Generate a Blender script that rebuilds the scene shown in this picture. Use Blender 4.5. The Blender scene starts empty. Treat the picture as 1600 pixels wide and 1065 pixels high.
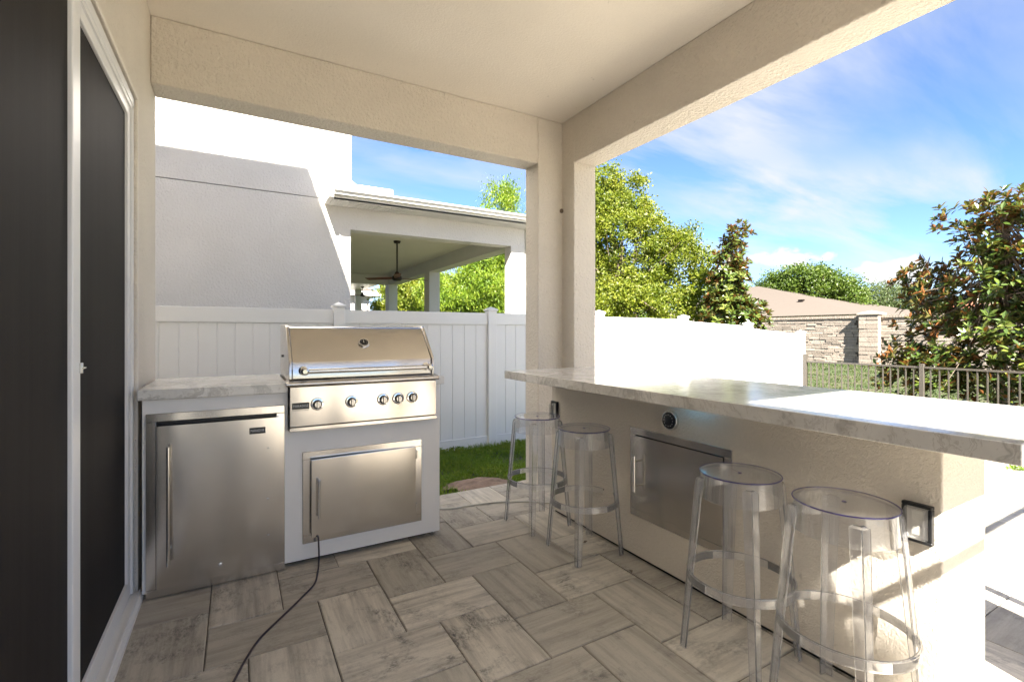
import bpy, bmesh, math, random
import numpy as np
from mathutils import Vector, Matrix, noise
R = math.radians
random.seed(7); rng = np.random.default_rng(7)
SC = bpy.context.scene
COL = SC.collection

# ------------------------------------------------------------------ camera
H = 1.35                                     # eye height
cam_d = bpy.data.cameras.new('camera'); cam = bpy.data.objects.new('camera', cam_d); COL.objects.link(cam)
cam_d.sensor_width = 36.0; cam_d.lens = 16.9; cam_d.shift_y = -0.0084
cam_d.clip_start = 0.02; cam_d.clip_end = 3000
cam.location = (0, 0, H); cam.rotation_euler = (R(90), 0, R(-29.8))
SC.camera = cam

# ------------------------------------------------------------------ light
SUN = Vector((0.345, 1.0, -1.0)).normalized()          # direction the light travels
to_sun = -SUN
SUN_EL = math.asin(to_sun.z); SUN_ROT = math.atan2(to_sun.x, to_sun.y)
SC.view_settings.view_transform = 'Standard'; SC.view_settings.look = 'None'
SC.view_settings.exposure = 2.9; SC.view_settings.gamma = 1.0
SC.view_settings.use_curve_mapping = False
ld = bpy.data.lights.new('sun', 'SUN'); ld.energy = 5.0; ld.angle = R(0.5); ld.color = (1.0, 0.93, 0.82)
sun = bpy.data.objects.new('sun', ld); COL.objects.link(sun)
sun.rotation_euler = SUN.to_track_quat('-Z', 'Y').to_euler(); sun.location = (0, -20, 30)

cy = SC.cycles; cy.max_bounces = 14; cy.diffuse_bounces = 8; cy.glossy_bounces = 6; cy.transmission_bounces = 14; cy.transparent_max_bounces = 40
W = bpy.data.worlds.new('World'); SC.world = W; W.use_nodes = True
nt = W.node_tree; nt.nodes.clear()
class NT:
    """tiny node-tree helper"""
    def __init__(s, t): s.t = t
    def n(s, kind, **kw):
        nd = s.t.nodes.new(kind); ins = kw.pop('ins', {})
        for k, v in kw.items(): setattr(nd, k, v)
        for k, v in ins.items(): s.set(nd, k, v)
        return nd
    def set(s, nd, k, v):
        sock = nd.inputs[k]
        if isinstance(v, bpy.types.NodeSocket): s.t.links.new(v, sock)
        else: sock.default_value = v
    def math(s, op, a, b=0.0, c=None, clamp=False):
        nd = s.t.nodes.new('ShaderNodeMath'); nd.operation = op; nd.use_clamp = clamp
        s.set(nd, 0, a); s.set(nd, 1, b)
        if c is not None: s.set(nd, 2, c)
        return nd.outputs[0]
    def vmath(s, op, a, b=None, scale=None):
        nd = s.t.nodes.new('ShaderNodeVectorMath'); nd.operation = op
        s.set(nd, 0, a)
        if b is not None: s.set(nd, 1, b)
        if scale is not None: s.set(nd, 'Scale', scale)
        return nd
    def noise(s, vec, scale=5, detail=4, rough=.5, dist=0, w=None, out='Fac'):
        nd = s.t.nodes.new('ShaderNodeTexNoise')
        if w is not None: nd.noise_dimensions = '4D'; s.set(nd, 'W', w)
        if vec is not None: s.set(nd, 'Vector', vec)
        s.set(nd, 'Scale', scale); s.set(nd, 'Detail', detail); s.set(nd, 'Roughness', rough); s.set(nd, 'Distortion', dist)
        return nd.outputs[out]
    def ramp(s, fac, stops):
        nd = s.t.nodes.new('ShaderNodeValToRGB'); cr = nd.color_ramp
        while len(cr.elements) < len(stops): cr.elements.new(0.5)
        for e, (p, c) in zip(cr.elements, stops):
            e.position = p; e.color = (c, c, c, 1) if isinstance(c, (int, float)) else (*c, 1)
        s.set(nd, 0, fac); return nd.outputs[0]
    def mix(s, fac, a, b, mode='MIX'):
        nd = s.t.nodes.new('ShaderNodeMix'); nd.data_type = 'RGBA'; nd.blend_type = mode
        s.set(nd, 0, fac)
        s.set(nd, 6, a if isinstance(a, bpy.types.NodeSocket) else (*a, 1))
        s.set(nd, 7, b if isinstance(b, bpy.types.NodeSocket) else (*b, 1))
        return nd.outputs[2]
    def mapping(s, vec, scale=(1, 1, 1), rot=(0, 0, 0), loc=(0, 0, 0)):
        nd = s.t.nodes.new('ShaderNodeMapping'); s.set(nd, 'Vector', vec)
        nd.inputs['Scale'].default_value = scale; nd.inputs['Rotation'].default_value = rot; nd.inputs['Location'].default_value = loc
        return nd.outputs[0]
    def bump(s, h, strength=.3, dist=.005):
        nd = s.t.nodes.new('ShaderNodeBump'); s.set(nd, 'Height', h); s.set(nd, 'Strength', strength); s.set(nd, 'Distance', dist)
        return nd.outputs[0]
g = NT(nt)
sky = g.n('ShaderNodeTexSky', sky_type='NISHITA', sun_disc=False, sun_elevation=SUN_EL, sun_rotation=SUN_ROT,
          altitude=0, air_density=1.0, dust_density=0.25, ozone_density=2.2)
tc = g.n('ShaderNodeTexCoord')
dirv = g.vmath('NORMALIZE', tc.outputs['Generated']).outputs[0]
sep = g.n('ShaderNodeSeparateXYZ', ins={0: dirv})
# wispy high cloud: direction projected on a high flat layer
zz = g.math('MAXIMUM', g.math('ADD', sep.outputs[2], 0.12), 0.05)
comb = g.n('ShaderNodeCombineXYZ', ins={0: g.math('DIVIDE', sep.outputs[0], zz), 1: g.math('DIVIDE', sep.outputs[1], zz), 2: 0.0})
mp = g.mapping(comb.outputs[0], scale=(0.55, 1.9, 1), rot=(0, 0, R(28)), loc=(1.3, 0.4, 0))
c1 = g.noise(mp, scale=1.15, detail=9, rough=.56, dist=.35)
c2 = g.noise(g.mapping(comb.outputs[0], scale=(.5, .7, 1), loc=(4.2, 1.1, 0)), scale=0.9, detail=3, rough=.5)
cir = g.math('MULTIPLY', g.ramp(c1, [(0.40, 0), (0.64, 1)]), g.ramp(c2, [(0.32, 0.12), (0.52, 1)]))
cir = g.math('MULTIPLY', cir, g.ramp(sep.outputs[2], [(0.02, 0.2), (0.18, .85)]))
cir = g.math('MULTIPLY', cir, 1.15, clamp=True)
# cumulus low in the sky
puff = g.noise(g.mapping(dirv, scale=(1, 1, 1.7)), scale=13, detail=9, rough=.55, dist=.1)
az = g.math('ARCTAN2', sep.outputs[0], sep.outputs[1])
def blob(az0, el0, wa, we):
    a = g.math('DIVIDE', g.math('SUBTRACT', az, az0), wa); e = g.math('DIVIDE', g.math('SUBTRACT', sep.outputs[2], el0), we)
    return g.math('SUBTRACT', 1.0, g.math('ADD', g.math('MULTIPLY', a, a), g.math('MULTIPLY', e, e)))
low = blob(1.05, .128, .075, .032)
for b in [(1.18, .098, .062, .032), (1.36, .162, .03, .010), (.5, .06, .2, .03), (-1.2, .09, .3, .04), (2.3, .08, .35, .05), (-2.6, .1, .4, .05)]:
    low = g.math('MAXIMUM', low, blob(*b))
cum = g.ramp(g.math('ADD', g.math('MULTIPLY', low, .24), g.math('MULTIPLY', puff, 1.0)), [(0.585, 0), (0.68, 1)])
shade = g.ramp(g.math('ADD', g.math('MULTIPLY', puff, .8), g.math('MULTIPLY', sep.outputs[2], 1.5)), [(.35, .62), (.62, 1.0)])
skyc = g.mix(1.0, sky.outputs[0], (0.48, 0.58, 0.78), 'MULTIPLY')
skyc = g.mix(cir, skyc, (2.55, 2.6, 2.6))
cumc = g.mix(shade, (2.35, 2.4, 2.5), (3.1, 3.1, 3.1))
skyc = g.mix(cum, skyc, cumc)
bg = g.n('ShaderNodeBackground', ins={'Color': skyc, 'Strength': 0.05})
wo = g.n('ShaderNodeOutputWorld', ins={'Surface': bg.outputs[0]})

# ------------------------------------------------------------------ materials
def new_mat(name):
    m = bpy.data.materials.new(name); m.use_nodes = True; m.node_tree.nodes.clear()
    G = NT(m.node_tree); out = G.n('ShaderNodeOutputMaterial'); b = G.n('ShaderNodeBsdfPrincipled')
    m.node_tree.links.new(b.outputs[0], out.inputs[0]); return m, G, b, out
def simple(name, col, rough=.5, metal=0.0, var=.06, scale=6, bump=0, bscale=200, spec=.5, emit=None):
    m, G, b, out = new_mat(name); t = G.n('ShaderNodeTexCoord').outputs['Object']
    f = G.noise(t, scale, 5, .6)
    c = G.mix(f, tuple(x*(1-var) for x in col), tuple(min(1, x*(1+var)) for x in col))
    G.set(b, 'Base Color', c); G.set(b, 'Metallic', metal); G.set(b, 'Specular IOR Level', spec)
    G.set(b, 'Roughness', G.math('ADD', rough-.05, G.math('MULTIPLY', G.noise(t, scale*3, 3), .1)))
    if bump: G.set(b, 'Normal', G.bump(G.noise(t, bscale, 3), bump, .002))
    if emit: G.set(b, 'Emission Color', (*emit[0], 1)); G.set(b, 'Emission Strength', emit[1])
    return m
def stucco(name, col, bump=.6, scale=55, dirt=.12, gn=.004):
    m, G, b, out = new_mat(name); t = G.n('ShaderNodeNewGeometry').outputs['Position']
    big = G.noise(t, 1.3, 5, .6); fine = G.noise(t, 90, 4, .6)
    c = G.mix(G.ramp(big, [(.3, 0), (.75, 1)]), tuple(x*(1-dirt) for x in col), col)
    c = G.mix(G.math('MULTIPLY', G.ramp(fine, [(.45, 0), (.7, 1)]), .25), c, tuple(x*.8 for x in col))
    spots = G.ramp(G.noise(t, 23, 2, .4), [(.76, 0), (.80, 1)])
    c = G.mix(G.math('MULTIPLY', spots, .35), c, tuple(x*.45 for x in col))
    G.set(b, 'Base Color', c); G.set(b, 'Roughness', .9); G.set(b, 'Specular IOR Level', .25)
    v = G.n('ShaderNodeTexVoronoi', feature='SMOOTH_F1', ins={'Vector': G.vmath('ADD', t, G.vmath('SCALE', G.noise(t, scale*.7, 3, out='Color'), scale=.03).outputs[0]).outputs[0], 'Scale': scale}).outputs['Distance']
    h = G.math('ADD', G.math('MULTIPLY', v, .8), G.math('MULTIPLY', G.noise(t, scale*2.2, 5, .65), .9))
    G.set(b, 'Normal', G.bump(h, bump, gn)); return m
M = {}
M['stucco'] = stucco('stucco', (.76, .70, .615), 1.0, 48, gn=.011)
M['stucco_ceiling'] = stucco('stucco_ceiling', (.78, .725, .645), .5, 75, .08, .004)
M['stucco_bar'] = stucco('stucco_bar', (.76, .70, .61), .7, 80, .08, .005)
M['stucco_white'] = stucco('stucco_white', (.73, .705, .67), .9, 40, .1, .012)
M['vinyl'] = simple('white_vinyl', (.75, .75, .75), .35, var=.02, bump=.05, bscale=30)
M['trim'] = simple('white_trim', (.78, .77, .74), .4, var=.03)
M['alu_white'] = simple('white_aluminium', (.74, .74, .74), .35, var=.04)
M['cabinet'] = simple('painted_cabinet', (.82, .80, .775), .42, var=.03, bump=.08, bscale=90)
M['black'] = simple('black_plastic', (.012, .012, .013), .35, var=.2)
M['blackgap'] = simple('gap_black', (.008, .008, .008), .7, var=.2)  # plinth black; also stands in for shade inside gaps
M['cord'] = simple('dark_cord', (.035, .025, .035), .45, var=.2)
M['hose'] = simple('white_hose', (.62, .60, .54), .4, var=.05)
M['bronze'] = simple('bronze_aluminium', (.06, .052, .043), .5, var=.15)
M['fan_metal'] = simple('fan_dark_bronze', (.03, .022, .018), .35, metal=.6)
M['fan_blade'] = simple('fan_walnut_blade', (.13, .045, .025), .4, var=.3, scale=3)
M['bark'] = simple('bark', (.16, .125, .095), .9, var=.35, scale=9, bump=.6, bscale=40)
M['letter'] = simple('silver_lettering', (.75, .75, .75), .3, metal=.7)
M['glass_dark'] = simple('dark_dial_glass', (.02, .022, .026), .08, var=.2)
M['chrome'] = simple('chrome', (.78, .78, .78), .12, metal=1, var=.03)
M['knob_metal'] = simple('smoked_knob_metal', (.36, .35, .34), .16, metal=1, var=.05)
M['badge_print'] = simple('badge_lettering', (.75, .75, .74), .5)
M['led'] = simple('blue_led', (.1, .4, .6), .4, emit=((.15, .6, 1.0), 1.6))
M['soil'] = simple('bare_soil', (.25, .175, .13), .95, var=.85, scale=11, bump=1, bscale=60)
M['wood'] = simple('grey_post', (.4, .38, .35), .8)
def steel(name, base=(.70, .665, .62), rough=.215, axis=0, dirt=.2, wave=1.0):
    m, G, b, out = new_mat(name); t = G.n('ShaderNodeTexCoord').outputs['Object']
    sc = [330, 330, 330]; sc[axis] = 3
    br = G.noise(G.mapping(t, scale=sc), 1.0, 3, .6)
    blot = G.noise(t, 5, 5, .6, .3); fine = G.noise(t, 34, 5, .7)
    c = G.mix(G.math('MULTIPLY', G.ramp(blot, [(.40, 0), (.75, 1)]), dirt), base, tuple(x*.6 for x in base))
    c = G.mix(G.math('MULTIPLY', br, .16), c, tuple(x*.7 for x in base))
    G.set(b, 'Base Color', c); G.set(b, 'Metallic', 1.0)
    G.set(b, 'Roughness', G.math('ADD', rough-.03, G.math('ADD', G.math('MULTIPLY', blot, .035), G.math('MULTIPLY', fine, .02))))
    h = G.noise(G.mapping(t, scale=(3.1, 3.1, .35) if axis != 0 else (2.6, 2.6, 1.2)), 1.0, 1, .4)
    G.set(b, 'Normal', G.bump(h, 1.0, .03*wave)); return m
M['steel_v'] = steel('brushed_steel_vertical', axis=2)
M['steel_h'] = steel('brushed_steel', axis=0)
M['steel_y'] = steel('brushed_steel_bar_door', (.56, .53, .49), .215, axis=1)
M['steel_handle'] = steel('satin_steel_handle', (.74, .73, .71), .20, axis=2, dirt=.1)
M['steel_handle_h'] = steel('satin_steel_handle_h', (.74, .73, .71), .20, axis=0, dirt=.1)
def marble():
    m, G, b, out = new_mat('marble_countertop'); t = G.n('ShaderNodeNewGeometry').outputs['Position']
    wob = G.vmath('SCALE', G.noise(t, 2.2, 5, .6, out='Color'), scale=.5).outputs[0]; p = G.vmath('ADD', t, wob).outputs[0]
    n1 = G.noise(p, 2.3, 8, .6, .8)
    vein = G.ramp(G.math('ABSOLUTE', G.math('SUBTRACT', n1, .5)), [(0.0, 1), (.035, 0)])
    n2 = G.noise(G.mapping(p, rot=(0, 0, .7), scale=(1, 2.2, 1)), 4.5, 8, .65, 1.2)
    vein2 = G.ramp(G.math('ABSOLUTE', G.math('SUBTRACT', n2, .47)), [(0.0, 1), (.02, 0)])
    cloud = G.noise(t, 3.4, 6, .62, .4)
    c = G.mix(G.ramp(cloud, [(.36, 0), (.68, 1)]), (.64, .625, .59), (.82, .80, .765))
    c = G.mix(G.math('MULTIPLY', vein, .5), c, (.30, .29, .27))
    c = G.mix(G.math('MULTIPLY', vein2, .45), c, (.36, .32, .27))
    sp = G.ramp(G.noise(t, 85, 3, .6), [(.62, 0), (.7, 1)]); c = G.mix(G.math('MULTIPLY', sp, .3), c, (.35, .33, .30))
    G.set(b, 'Base Color', c); G.set(b, 'Roughness', G.math('ADD', .09, G.math('MULTIPLY', cloud, .07))); G.set(b, 'Specular IOR Level', .6)
    G.set(b, 'Normal', G.bump(G.noise(t, 40, 3, .5), .04, .002)); return m
M['marble'] = marble()
def paver(name='paver_stone', world=False, k=1.0):
    m, G, b, out = new_mat(name)
    if world:
        t = G.n('ShaderNodeNewGeometry').outputs['Position']; rnd = G.n('ShaderNodeNewGeometry').outputs['Random Per Island']
    else:
        t = G.n('ShaderNodeTexCoord').outputs['Object']; rnd = G.n('ShaderNodeObjectInfo').outputs['Random']
    w = G.math('MULTIPLY', rnd, 57.0)
    st = G.noise(G.mapping(t, scale=(1.1, 13, 4)), 1.5, 9, .7, .25, w=w)
    pat = G.noise(t, 5.0, 8, .66, .5, w=G.math('ADD', w, 9.0))
    gr = G.noise(t, 150, 4, .7, w=w)
    rv = G.math('FRACT', G.math('MULTIPLY', rnd, 13.7))
    base = G.mix(rv, (.42*k, .385*k, .325*k), (.80*k, .74*k, .63*k))
    base = G.mix(G.math('MULTIPLY', G.math('GREATER_THAN', rv, .84), .5), base, (.20*k, .185*k, .15*k))
    c = G.mix(G.ramp(st, [(.42, 0), (.66, .75)]), base, (.26*k, .235*k, .20*k))
    amt = G.math('MULTIPLY', G.ramp(pat, [(.48, 0), (.63, 1)]), G.math('ADD', .28, G.math('MULTIPLY', G.math('FRACT', G.math('MULTIPLY', rnd, 5.3)), .75)))
    amt = G.math('MULTIPLY', amt, G.ramp(G.noise(G.mapping(t, scale=(.6, 1.3, 1)), 55, 7, .8, w=w), [(.44, .06), (.56, 1)]))
    c = G.mix(amt, c, (.105*k, .10*k, .095*k))
    c = G.mix(G.math('MULTIPLY', G.ramp(gr, [(.5, 0), (.75, 1)]), .28), c, (.17*k, .16*k, .15*k))
    c = G.mix(G.math('MULTIPLY', G.ramp(G.noise(t, 21, 3, .5, w=G.math('ADD', w, 3.1)), [(.62, 0), (.74, 1)]), .18), c, (.44, .34, .27))
    G.set(b, 'Base Color', c); G.set(b, 'Roughness', G.math('ADD', .52, G.math('MULTIPLY', pat, .3))); G.set(b, 'Specular IOR Level', .35)
    G.set(b, 'Normal', G.bump(G.math('ADD', gr, G.math('MULTIPLY', st, 1.5)), .28, .0012)); return m
M['paver'] = paver(); M['paver_w'] = paver('paver_stone_rest', True)
M['joint'] = simple('joint_sand', (.10, .085, .07), .95, var=.4, scale=30, bump=.6)
def screen():
    m, G, b, out = new_mat('dark_insect_screen'); t = G.n('ShaderNodeTexCoord').outputs['Object']
    dr = G.noise(G.mapping(t, scale=(1, 7, .25)), 1.2, 4, .5)
    G.set(b, 'Base Color', G.mix(dr, (.011, .009, .0085), (.024, .020, .018)))
    G.set(b, 'Roughness', .6); G.set(b, 'Specular IOR Level', .10)
    sp = G.n('ShaderNodeSeparateXYZ', ins={0: t})
    h = G.math('ADD', G.math('SINE', G.math('MULTIPLY', sp.outputs[1], 3600)), G.math('SINE', G.math('MULTIPLY', sp.outputs[2], 3600)))
    G.set(b, 'Normal', G.bump(G.math('ADD', G.math('MULTIPLY', dr, 12), G.math('MULTIPLY', h, .2)), .2, .002)); return m
M['screen'] = screen()
def acrylic(name, tint, refr=.22, dif=.02, ior=1.25):
    m, G, b, out = new_mat(name); G.t.nodes.remove(b)
    tr = G.n('ShaderNodeBsdfTransparent', ins={'Color': (*tint, 1)})
    rf = G.n('ShaderNodeBsdfRefraction', ins={'Color': (*tint, 1), 'Roughness': 0.02, 'IOR': ior})
    mx = G.n('ShaderNodeMixShader', ins={0: refr, 1: tr.outputs[0], 2: rf.outputs[0]})
    df = G.n('ShaderNodeBsdfDiffuse', ins={'Color': (.8, .82, .88, 1)})
    mx0 = G.n('ShaderNodeMixShader', ins={0: dif, 1: mx.outputs[0], 2: df.outputs[0]})
    gl = G.n('ShaderNodeBsdfGlossy', ins={'Color': (1, 1, 1, 1), 'Roughness': .03})
    bf = G.n('ShaderNodeNewGeometry').outputs['Backfacing']
    fr = G.n('ShaderNodeFresnel', ins={'IOR': G.math('MULTIPLY_ADD', bf, 1/1.45-1.45, 1.45)})
    mx2 = G.n('ShaderNodeMixShader', ins={0: G.math('MULTIPLY', fr.outputs[0], 1.25, clamp=True), 1: mx0.outputs[0], 2: gl.outputs[0]})
    G.t.links.new(mx2.outputs[0], out.inputs[0]); return m
M['acrylic'] = acrylic('clear_acrylic', (.98, .983, .99), dif=.04)
M['acrylic_leg'] = acrylic('clear_acrylic_leg', (.99, .992, .997), .7, ior=1.45, dif=.09)
M['acrylic_rim'] = acrylic('violet_acrylic_edge', (.22, .18, .62), .5)
M['acrylic_cover'] = acrylic('clear_outlet_cover', (.88, .88, .87))
def leafmat(name, cols, back=None, transl=.35, rough=.45, spec=.35):
    m, G, b, out = new_mat(name); geo = G.n('ShaderNodeNewGeometry'); rnd = geo.outputs['Random Per Island']
    t = geo.outputs['Position']
    stops = [(i/(len(cols)-1), c) for i, c in enumerate(cols)]
    f = G.math('ADD', G.math('MULTIPLY', rnd, .55), G.math('MULTIPLY', G.ramp(G.noise(t, 1.1, 3, .6), [(.3, 0), (.7, 1)]), .45))
    c = G.ramp(f, stops)
    if back: c = G.mix(geo.outputs['Backfacing'], c, G.mix(G.math('GREATER_THAN', rnd, .42), back, (.115, .105, .035)))
    G.set(b, 'Base Color', c); G.set(b, 'Roughness', rough); G.set(b, 'Specular IOR Level', spec)
    tl = G.n('ShaderNodeBsdfTranslucent', ins={'Color': G.mix(1.0, c, (1.5, 1.7, .7), 'MULTIPLY')})
    mx = G.n('ShaderNodeMixShader', ins={0: transl, 1: b.outputs[0], 2: tl.outputs[0]})
    G.t.links.new(mx.outputs[0], out.inputs[0]); return m
M['leaf_elm'] = leafmat('yellow_green_leaves', [(.035, .07, .010), (.13, .16, .017), (.24, .24, .03)], transl=.4)
M['leaf_pine'] = leafmat('bright_needle_leaves', [(.045, .10, .012), (.13, .20, .018), (.25, .28, .03)], transl=.4)
M['leaf_oak'] = leafmat('mid_green_leaves', [(.03, .06, .010), (.065, .105, .013), (.11, .145, .02)], transl=.3)
M['leaf_pale'] = leafmat('olive_leaves', [(.05, .075, .03), (.08, .11, .045), (.12, .14, .06)], transl=.3)
M['leaf_mag'] = leafmat('glossy_magnolia_leaves', [(.018, .045, .011), (.055, .09, .015), (.15, .165, .03)], back=(.20, .085, .032), transl=.15, rough=.28, spec=.6)
M['shaded_lawn_blades'] = leafmat('shaded_lawn_blades', [(.018, .038, .007), (.035, .062, .010), (.075, .08, .02)], transl=.2, rough=.7)  # darker than the near grass: tree shade put into the blade colour
M['grass'] = leafmat('grass_blades', [(.07, .14, .018), (.14, .22, .024), (.24, .26, .045)], transl=.3, rough=.6)
def ground_mat():
    m, G, b, out = new_mat('lawn_soil'); t = G.n('ShaderNodeNewGeometry').outputs['Position']
    n = G.noise(t, 1.6, 8, .7); c = G.mix(G.ramp(n, [(.4, 0), (.62, 1)]), (.03, .052, .012), (.085, .068, .04))
    c = G.mix(G.ramp(G.noise(t, 30, 4, .7), [(.4, 0), (.7, .6)]), c, (.035, .05, .015))
    G.set(b, 'Base Color', c); G.set(b, 'Roughness', .95); G.set(b, 'Normal', G.bump(G.noise(t, 40, 5, .7), .8, .02)); return m
M['ground'] = ground_mat()
def block_mat(name, a, c2):
    m, G, b, out = new_mat(name); geo = G.n('ShaderNodeNewGeometry'); t = geo.outputs['Position']
    c = G.mix(geo.outputs['Random Per Island'], a, c2)
    c = G.mix(G.math('MULTIPLY', G.ramp(G.noise(t, 9, 6, .7), [(.4, 0), (.7, 1)]), .5), c, tuple(x*.6 for x in a))
    G.set(b, 'Base Color', c); G.set(b, 'Roughness', .9); G.set(b, 'Normal', G.bump(G.noise(t, 16, 6, .7), .8, .02)); return m
M['block'] = block_mat('split_face_block', (.29, .245, .205), (.38, .325, .275))
M['mortar'] = simple('block_mortar', (.12, .10, .08), .95)
M['cap'] = simple('cast_stone_cap', (.36, .31, .27), .8, var=.1, bump=.3)
def shingle(name, col):
    m, G, b, out = new_mat(name); t = G.n('ShaderNodeNewGeometry').outputs['Position']; rnd = G.n('ShaderNodeNewGeometry').outputs['Random Per Island']
    n = G.noise(G.mapping(t, scale=(3, 3, 8)), 2, 5, .7)
    c = G.mix(G.math('ADD', G.math('MULTIPLY', n, .5), G.math('MULTIPLY', rnd, .4)), tuple(x*.7 for x in col), tuple(x*1.3 for x in col))
    G.set(b, 'Base Color', c); G.set(b, 'Roughness', .95); G.set(b, 'Normal', G.bump(G.noise(t, 40, 4, .7), .5, .01)); return m
M['shingle'] = shingle('brown_shingle', (.090, .073, .060))
M['shingle_grey'] = shingle('grey_shingle', (.10, .085, .075))
M['tile_red'] = shingle('terracotta_tile', (.26, .09, .045))

# ------------------------------------------------------------------ mesh helpers
class MB:
    def __init__(s): s.v = []; s.f = []; s.smooth = []
    def add(s, vs, fs, sm=False):
        o = len(s.v); s.v += [tuple(v) for v in vs]; s.f += [tuple(i+o for i in f) for f in fs]; s.smooth += [sm]*len(fs); return s
    def box(s, x0, x1, y0, y1, z0, z1):
        vs = [(x0,y0,z0),(x1,y0,z0),(x1,y1,z0),(x0,y1,z0),(x0,y0,z1),(x1,y0,z1),(x1,y1,z1),(x0,y1,z1)]
        return s.add(vs, [(0,3,2,1),(4,5,6,7),(0,1,5,4),(1,2,6,5),(2,3,7,6),(3,0,4,7)])
    def hexa(s, b, t):
        """bottom 4 and top 4 corners, both counter-clockwise from above"""
        return s.add(list(b)+list(t), [(0,3,2,1),(4,5,6,7),(0,1,5,4),(1,2,6,5),(2,3,7,6),(3,0,4,7)])
    def prism(s, prof, axis, a, b):
        """polygon prof (two coordinates) extruded along axis from a to b"""
        def P(p, w):
            return {0: (w, p[0], p[1]), 1: (p[0], w, p[1]), 2: (p[0], p[1], w)}[axis]
        n = len(prof); vs = [P(p, a) for p in prof]+[P(p, b) for p in prof]
        fs = [(i, (i+1) % n, n+(i+1) % n, n+i) for i in range(n)] + [tuple(range(n-1, -1, -1)), tuple(range(n, 2*n))]
        return s.add(vs, fs)
    def tube(s, pts, rad, n=10, closed=False, caps=True):
        pts = [Vector(p) for p in pts]; m = len(pts)
        rads = rad if isinstance(rad, (list, tuple)) else [rad]*m
        vs = []; up = None
        for i, p in enumerate(pts):
            if closed: d = (pts[(i+1) % m]-pts[i-1])
            else: d = pts[min(i+1, m-1)]-pts[max(i-1, 0)]
            d = d.normalized() if d.length > 1e-9 else Vector((0, 0, 1))
            if up is None: up = d.orthogonal().normalized()
            up = (up-d*up.dot(d)); up = up.normalized() if up.length > 1e-6 else d.orthogonal().normalized()
            sd = d.cross(up)
            for k in range(n):
                a = 2*math.pi*k/n; vs.append(p+(up*math.cos(a)+sd*math.sin(a))*rads[i])
        fs = []
        for i in range(m if closed else m-1):
            j = (i+1) % m
            for k in range(n):
                k2 = (k+1) % n; fs.append((i*n+k, i*n+k2, j*n+k2, j*n+k))
        if caps and not closed: fs += [tuple(range(n-1, -1, -1)), tuple(range((m-1)*n, m*n))]
        return s.add(vs, fs, True)
    def lathe(s, prof, c=(0, 0, 0), n=40, axis=2):
        """prof: (radius, height) list, revolved; axis = the revolve axis"""
        vs = []; fs = []; m = len(prof)
        for r, h in prof:
            for k in range(n):
                a = 2*math.pi*k/n; x, y = r*math.cos(a), r*math.sin(a)
                v = {2: (x, y, h), 1: (x, h, -y), 0: (h, x, y)}[axis]; vs.append((v[0]+c[0], v[1]+c[1], v[2]+c[2]))
        for i in range(m-1):
            for k in range(n):
                k2 = (k+1) % n; fs.append((i*n+k, i*n+k2, (i+1)*n+k2, (i+1)*n+k))
        if prof[0][0] > 1e-6: fs.append(tuple(range(n-1, -1, -1)))
        if prof[-1][0] > 1e-6: fs.append(tuple(range((m-1)*n, m*n)))
        return s.add(vs, fs, True)
    def frame(s, x0, x1, z0, z1, w, y0, y1, axis=1):
        """rectangular ring of width w as four butted members"""
        for a in [(x0, x1, z1-w, z1), (x0, x1, z0, z0+w), (x0, x0+w, z0+w, z1-w), (x1-w, x1, z0+w, z1-w)]:
            if axis == 1: s.box(a[0], a[1], y0, y1, a[2], a[3])
            else: s.box(y0, y1, a[0], a[1], a[2], a[3])
        return s
    def mesh(s, name):
        me = bpy.data.meshes.new(name); me.from_pydata(s.v, [], s.f); me.polygons.foreach_set('use_smooth', s.smooth); me.update(); me.set_sharp_from_angle(angle=R(38)); return me
    def build(s, name, mat, parent=None, bevel=0, seg=2, loc=None, origin=None):
        if origin is not None:
            s.v = [(a-origin[0], b-origin[1], c-origin[2]) for a, b, c in s.v]; loc = origin
        me = s.mesh(name); me.materials.append(M[mat] if isinstance(mat, str) else mat)
        return link(name, me, parent, bevel, seg, loc)
def link(name, me, parent=None, bevel=0, seg=2, loc=None):
    o = bpy.data.objects.new(name, me); COL.objects.link(o)
    if parent is not None: o.parent = parent
    if loc is not None: o.location = loc
    if bevel:
        b = o.modifiers.new('bevel', 'BEVEL'); b.width = bevel; b.segments = seg; b.limit_method = 'ANGLE'; b.angle_limit = R(35); b.harden_normals = False
    return o
def tag(o, label=None, cat=None, group=None, kind=None):
    if label: o['label'] = label
    if cat: o['category'] = cat
    if group: o['group'] = group
    if kind: o['kind'] = kind
    return o
def thing(name, label, cat, loc=(0, 0, 0), rz=0, group=None):
    o = bpy.data.objects.new(name, None); o.empty_display_size = .1; COL.objects.link(o); o.location = loc; o.rotation_euler = (0, 0, rz)
    return tag(o, label, cat, group)
def copy_tree(o, parent=None):
    c = o.copy(); COL.objects.link(c); c.parent = parent
    for ch in list(o.children): copy_tree(ch, c)
    return c
def text(name, s, size, mat, parent, loc, rot, width=None):
    cu = bpy.data.curves.new(name, 'FONT'); cu.body = s; cu.size = size; cu.extrude = .0004; cu.align_x = 'CENTER'; cu.align_y = 'CENTER'; cu.space_character = 1.25
    tmp = bpy.data.objects.new('tmp', cu); COL.objects.link(tmp)
    dg = bpy.context.evaluated_depsgraph_get(); me = bpy.data.meshes.new_from_object(tmp.evaluated_get(dg))
    bpy.data.objects.remove(tmp); me.materials.clear(); me.materials.append(M[mat]); me.name = name
    if width:
        xs = [v.co.x for v in me.vertices]; k = width/(max(xs)-min(xs))
        for v in me.vertices: v.co.x *= k
    o = link(name, me, parent, loc=loc); o.rotation_euler = rot; return o
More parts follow.
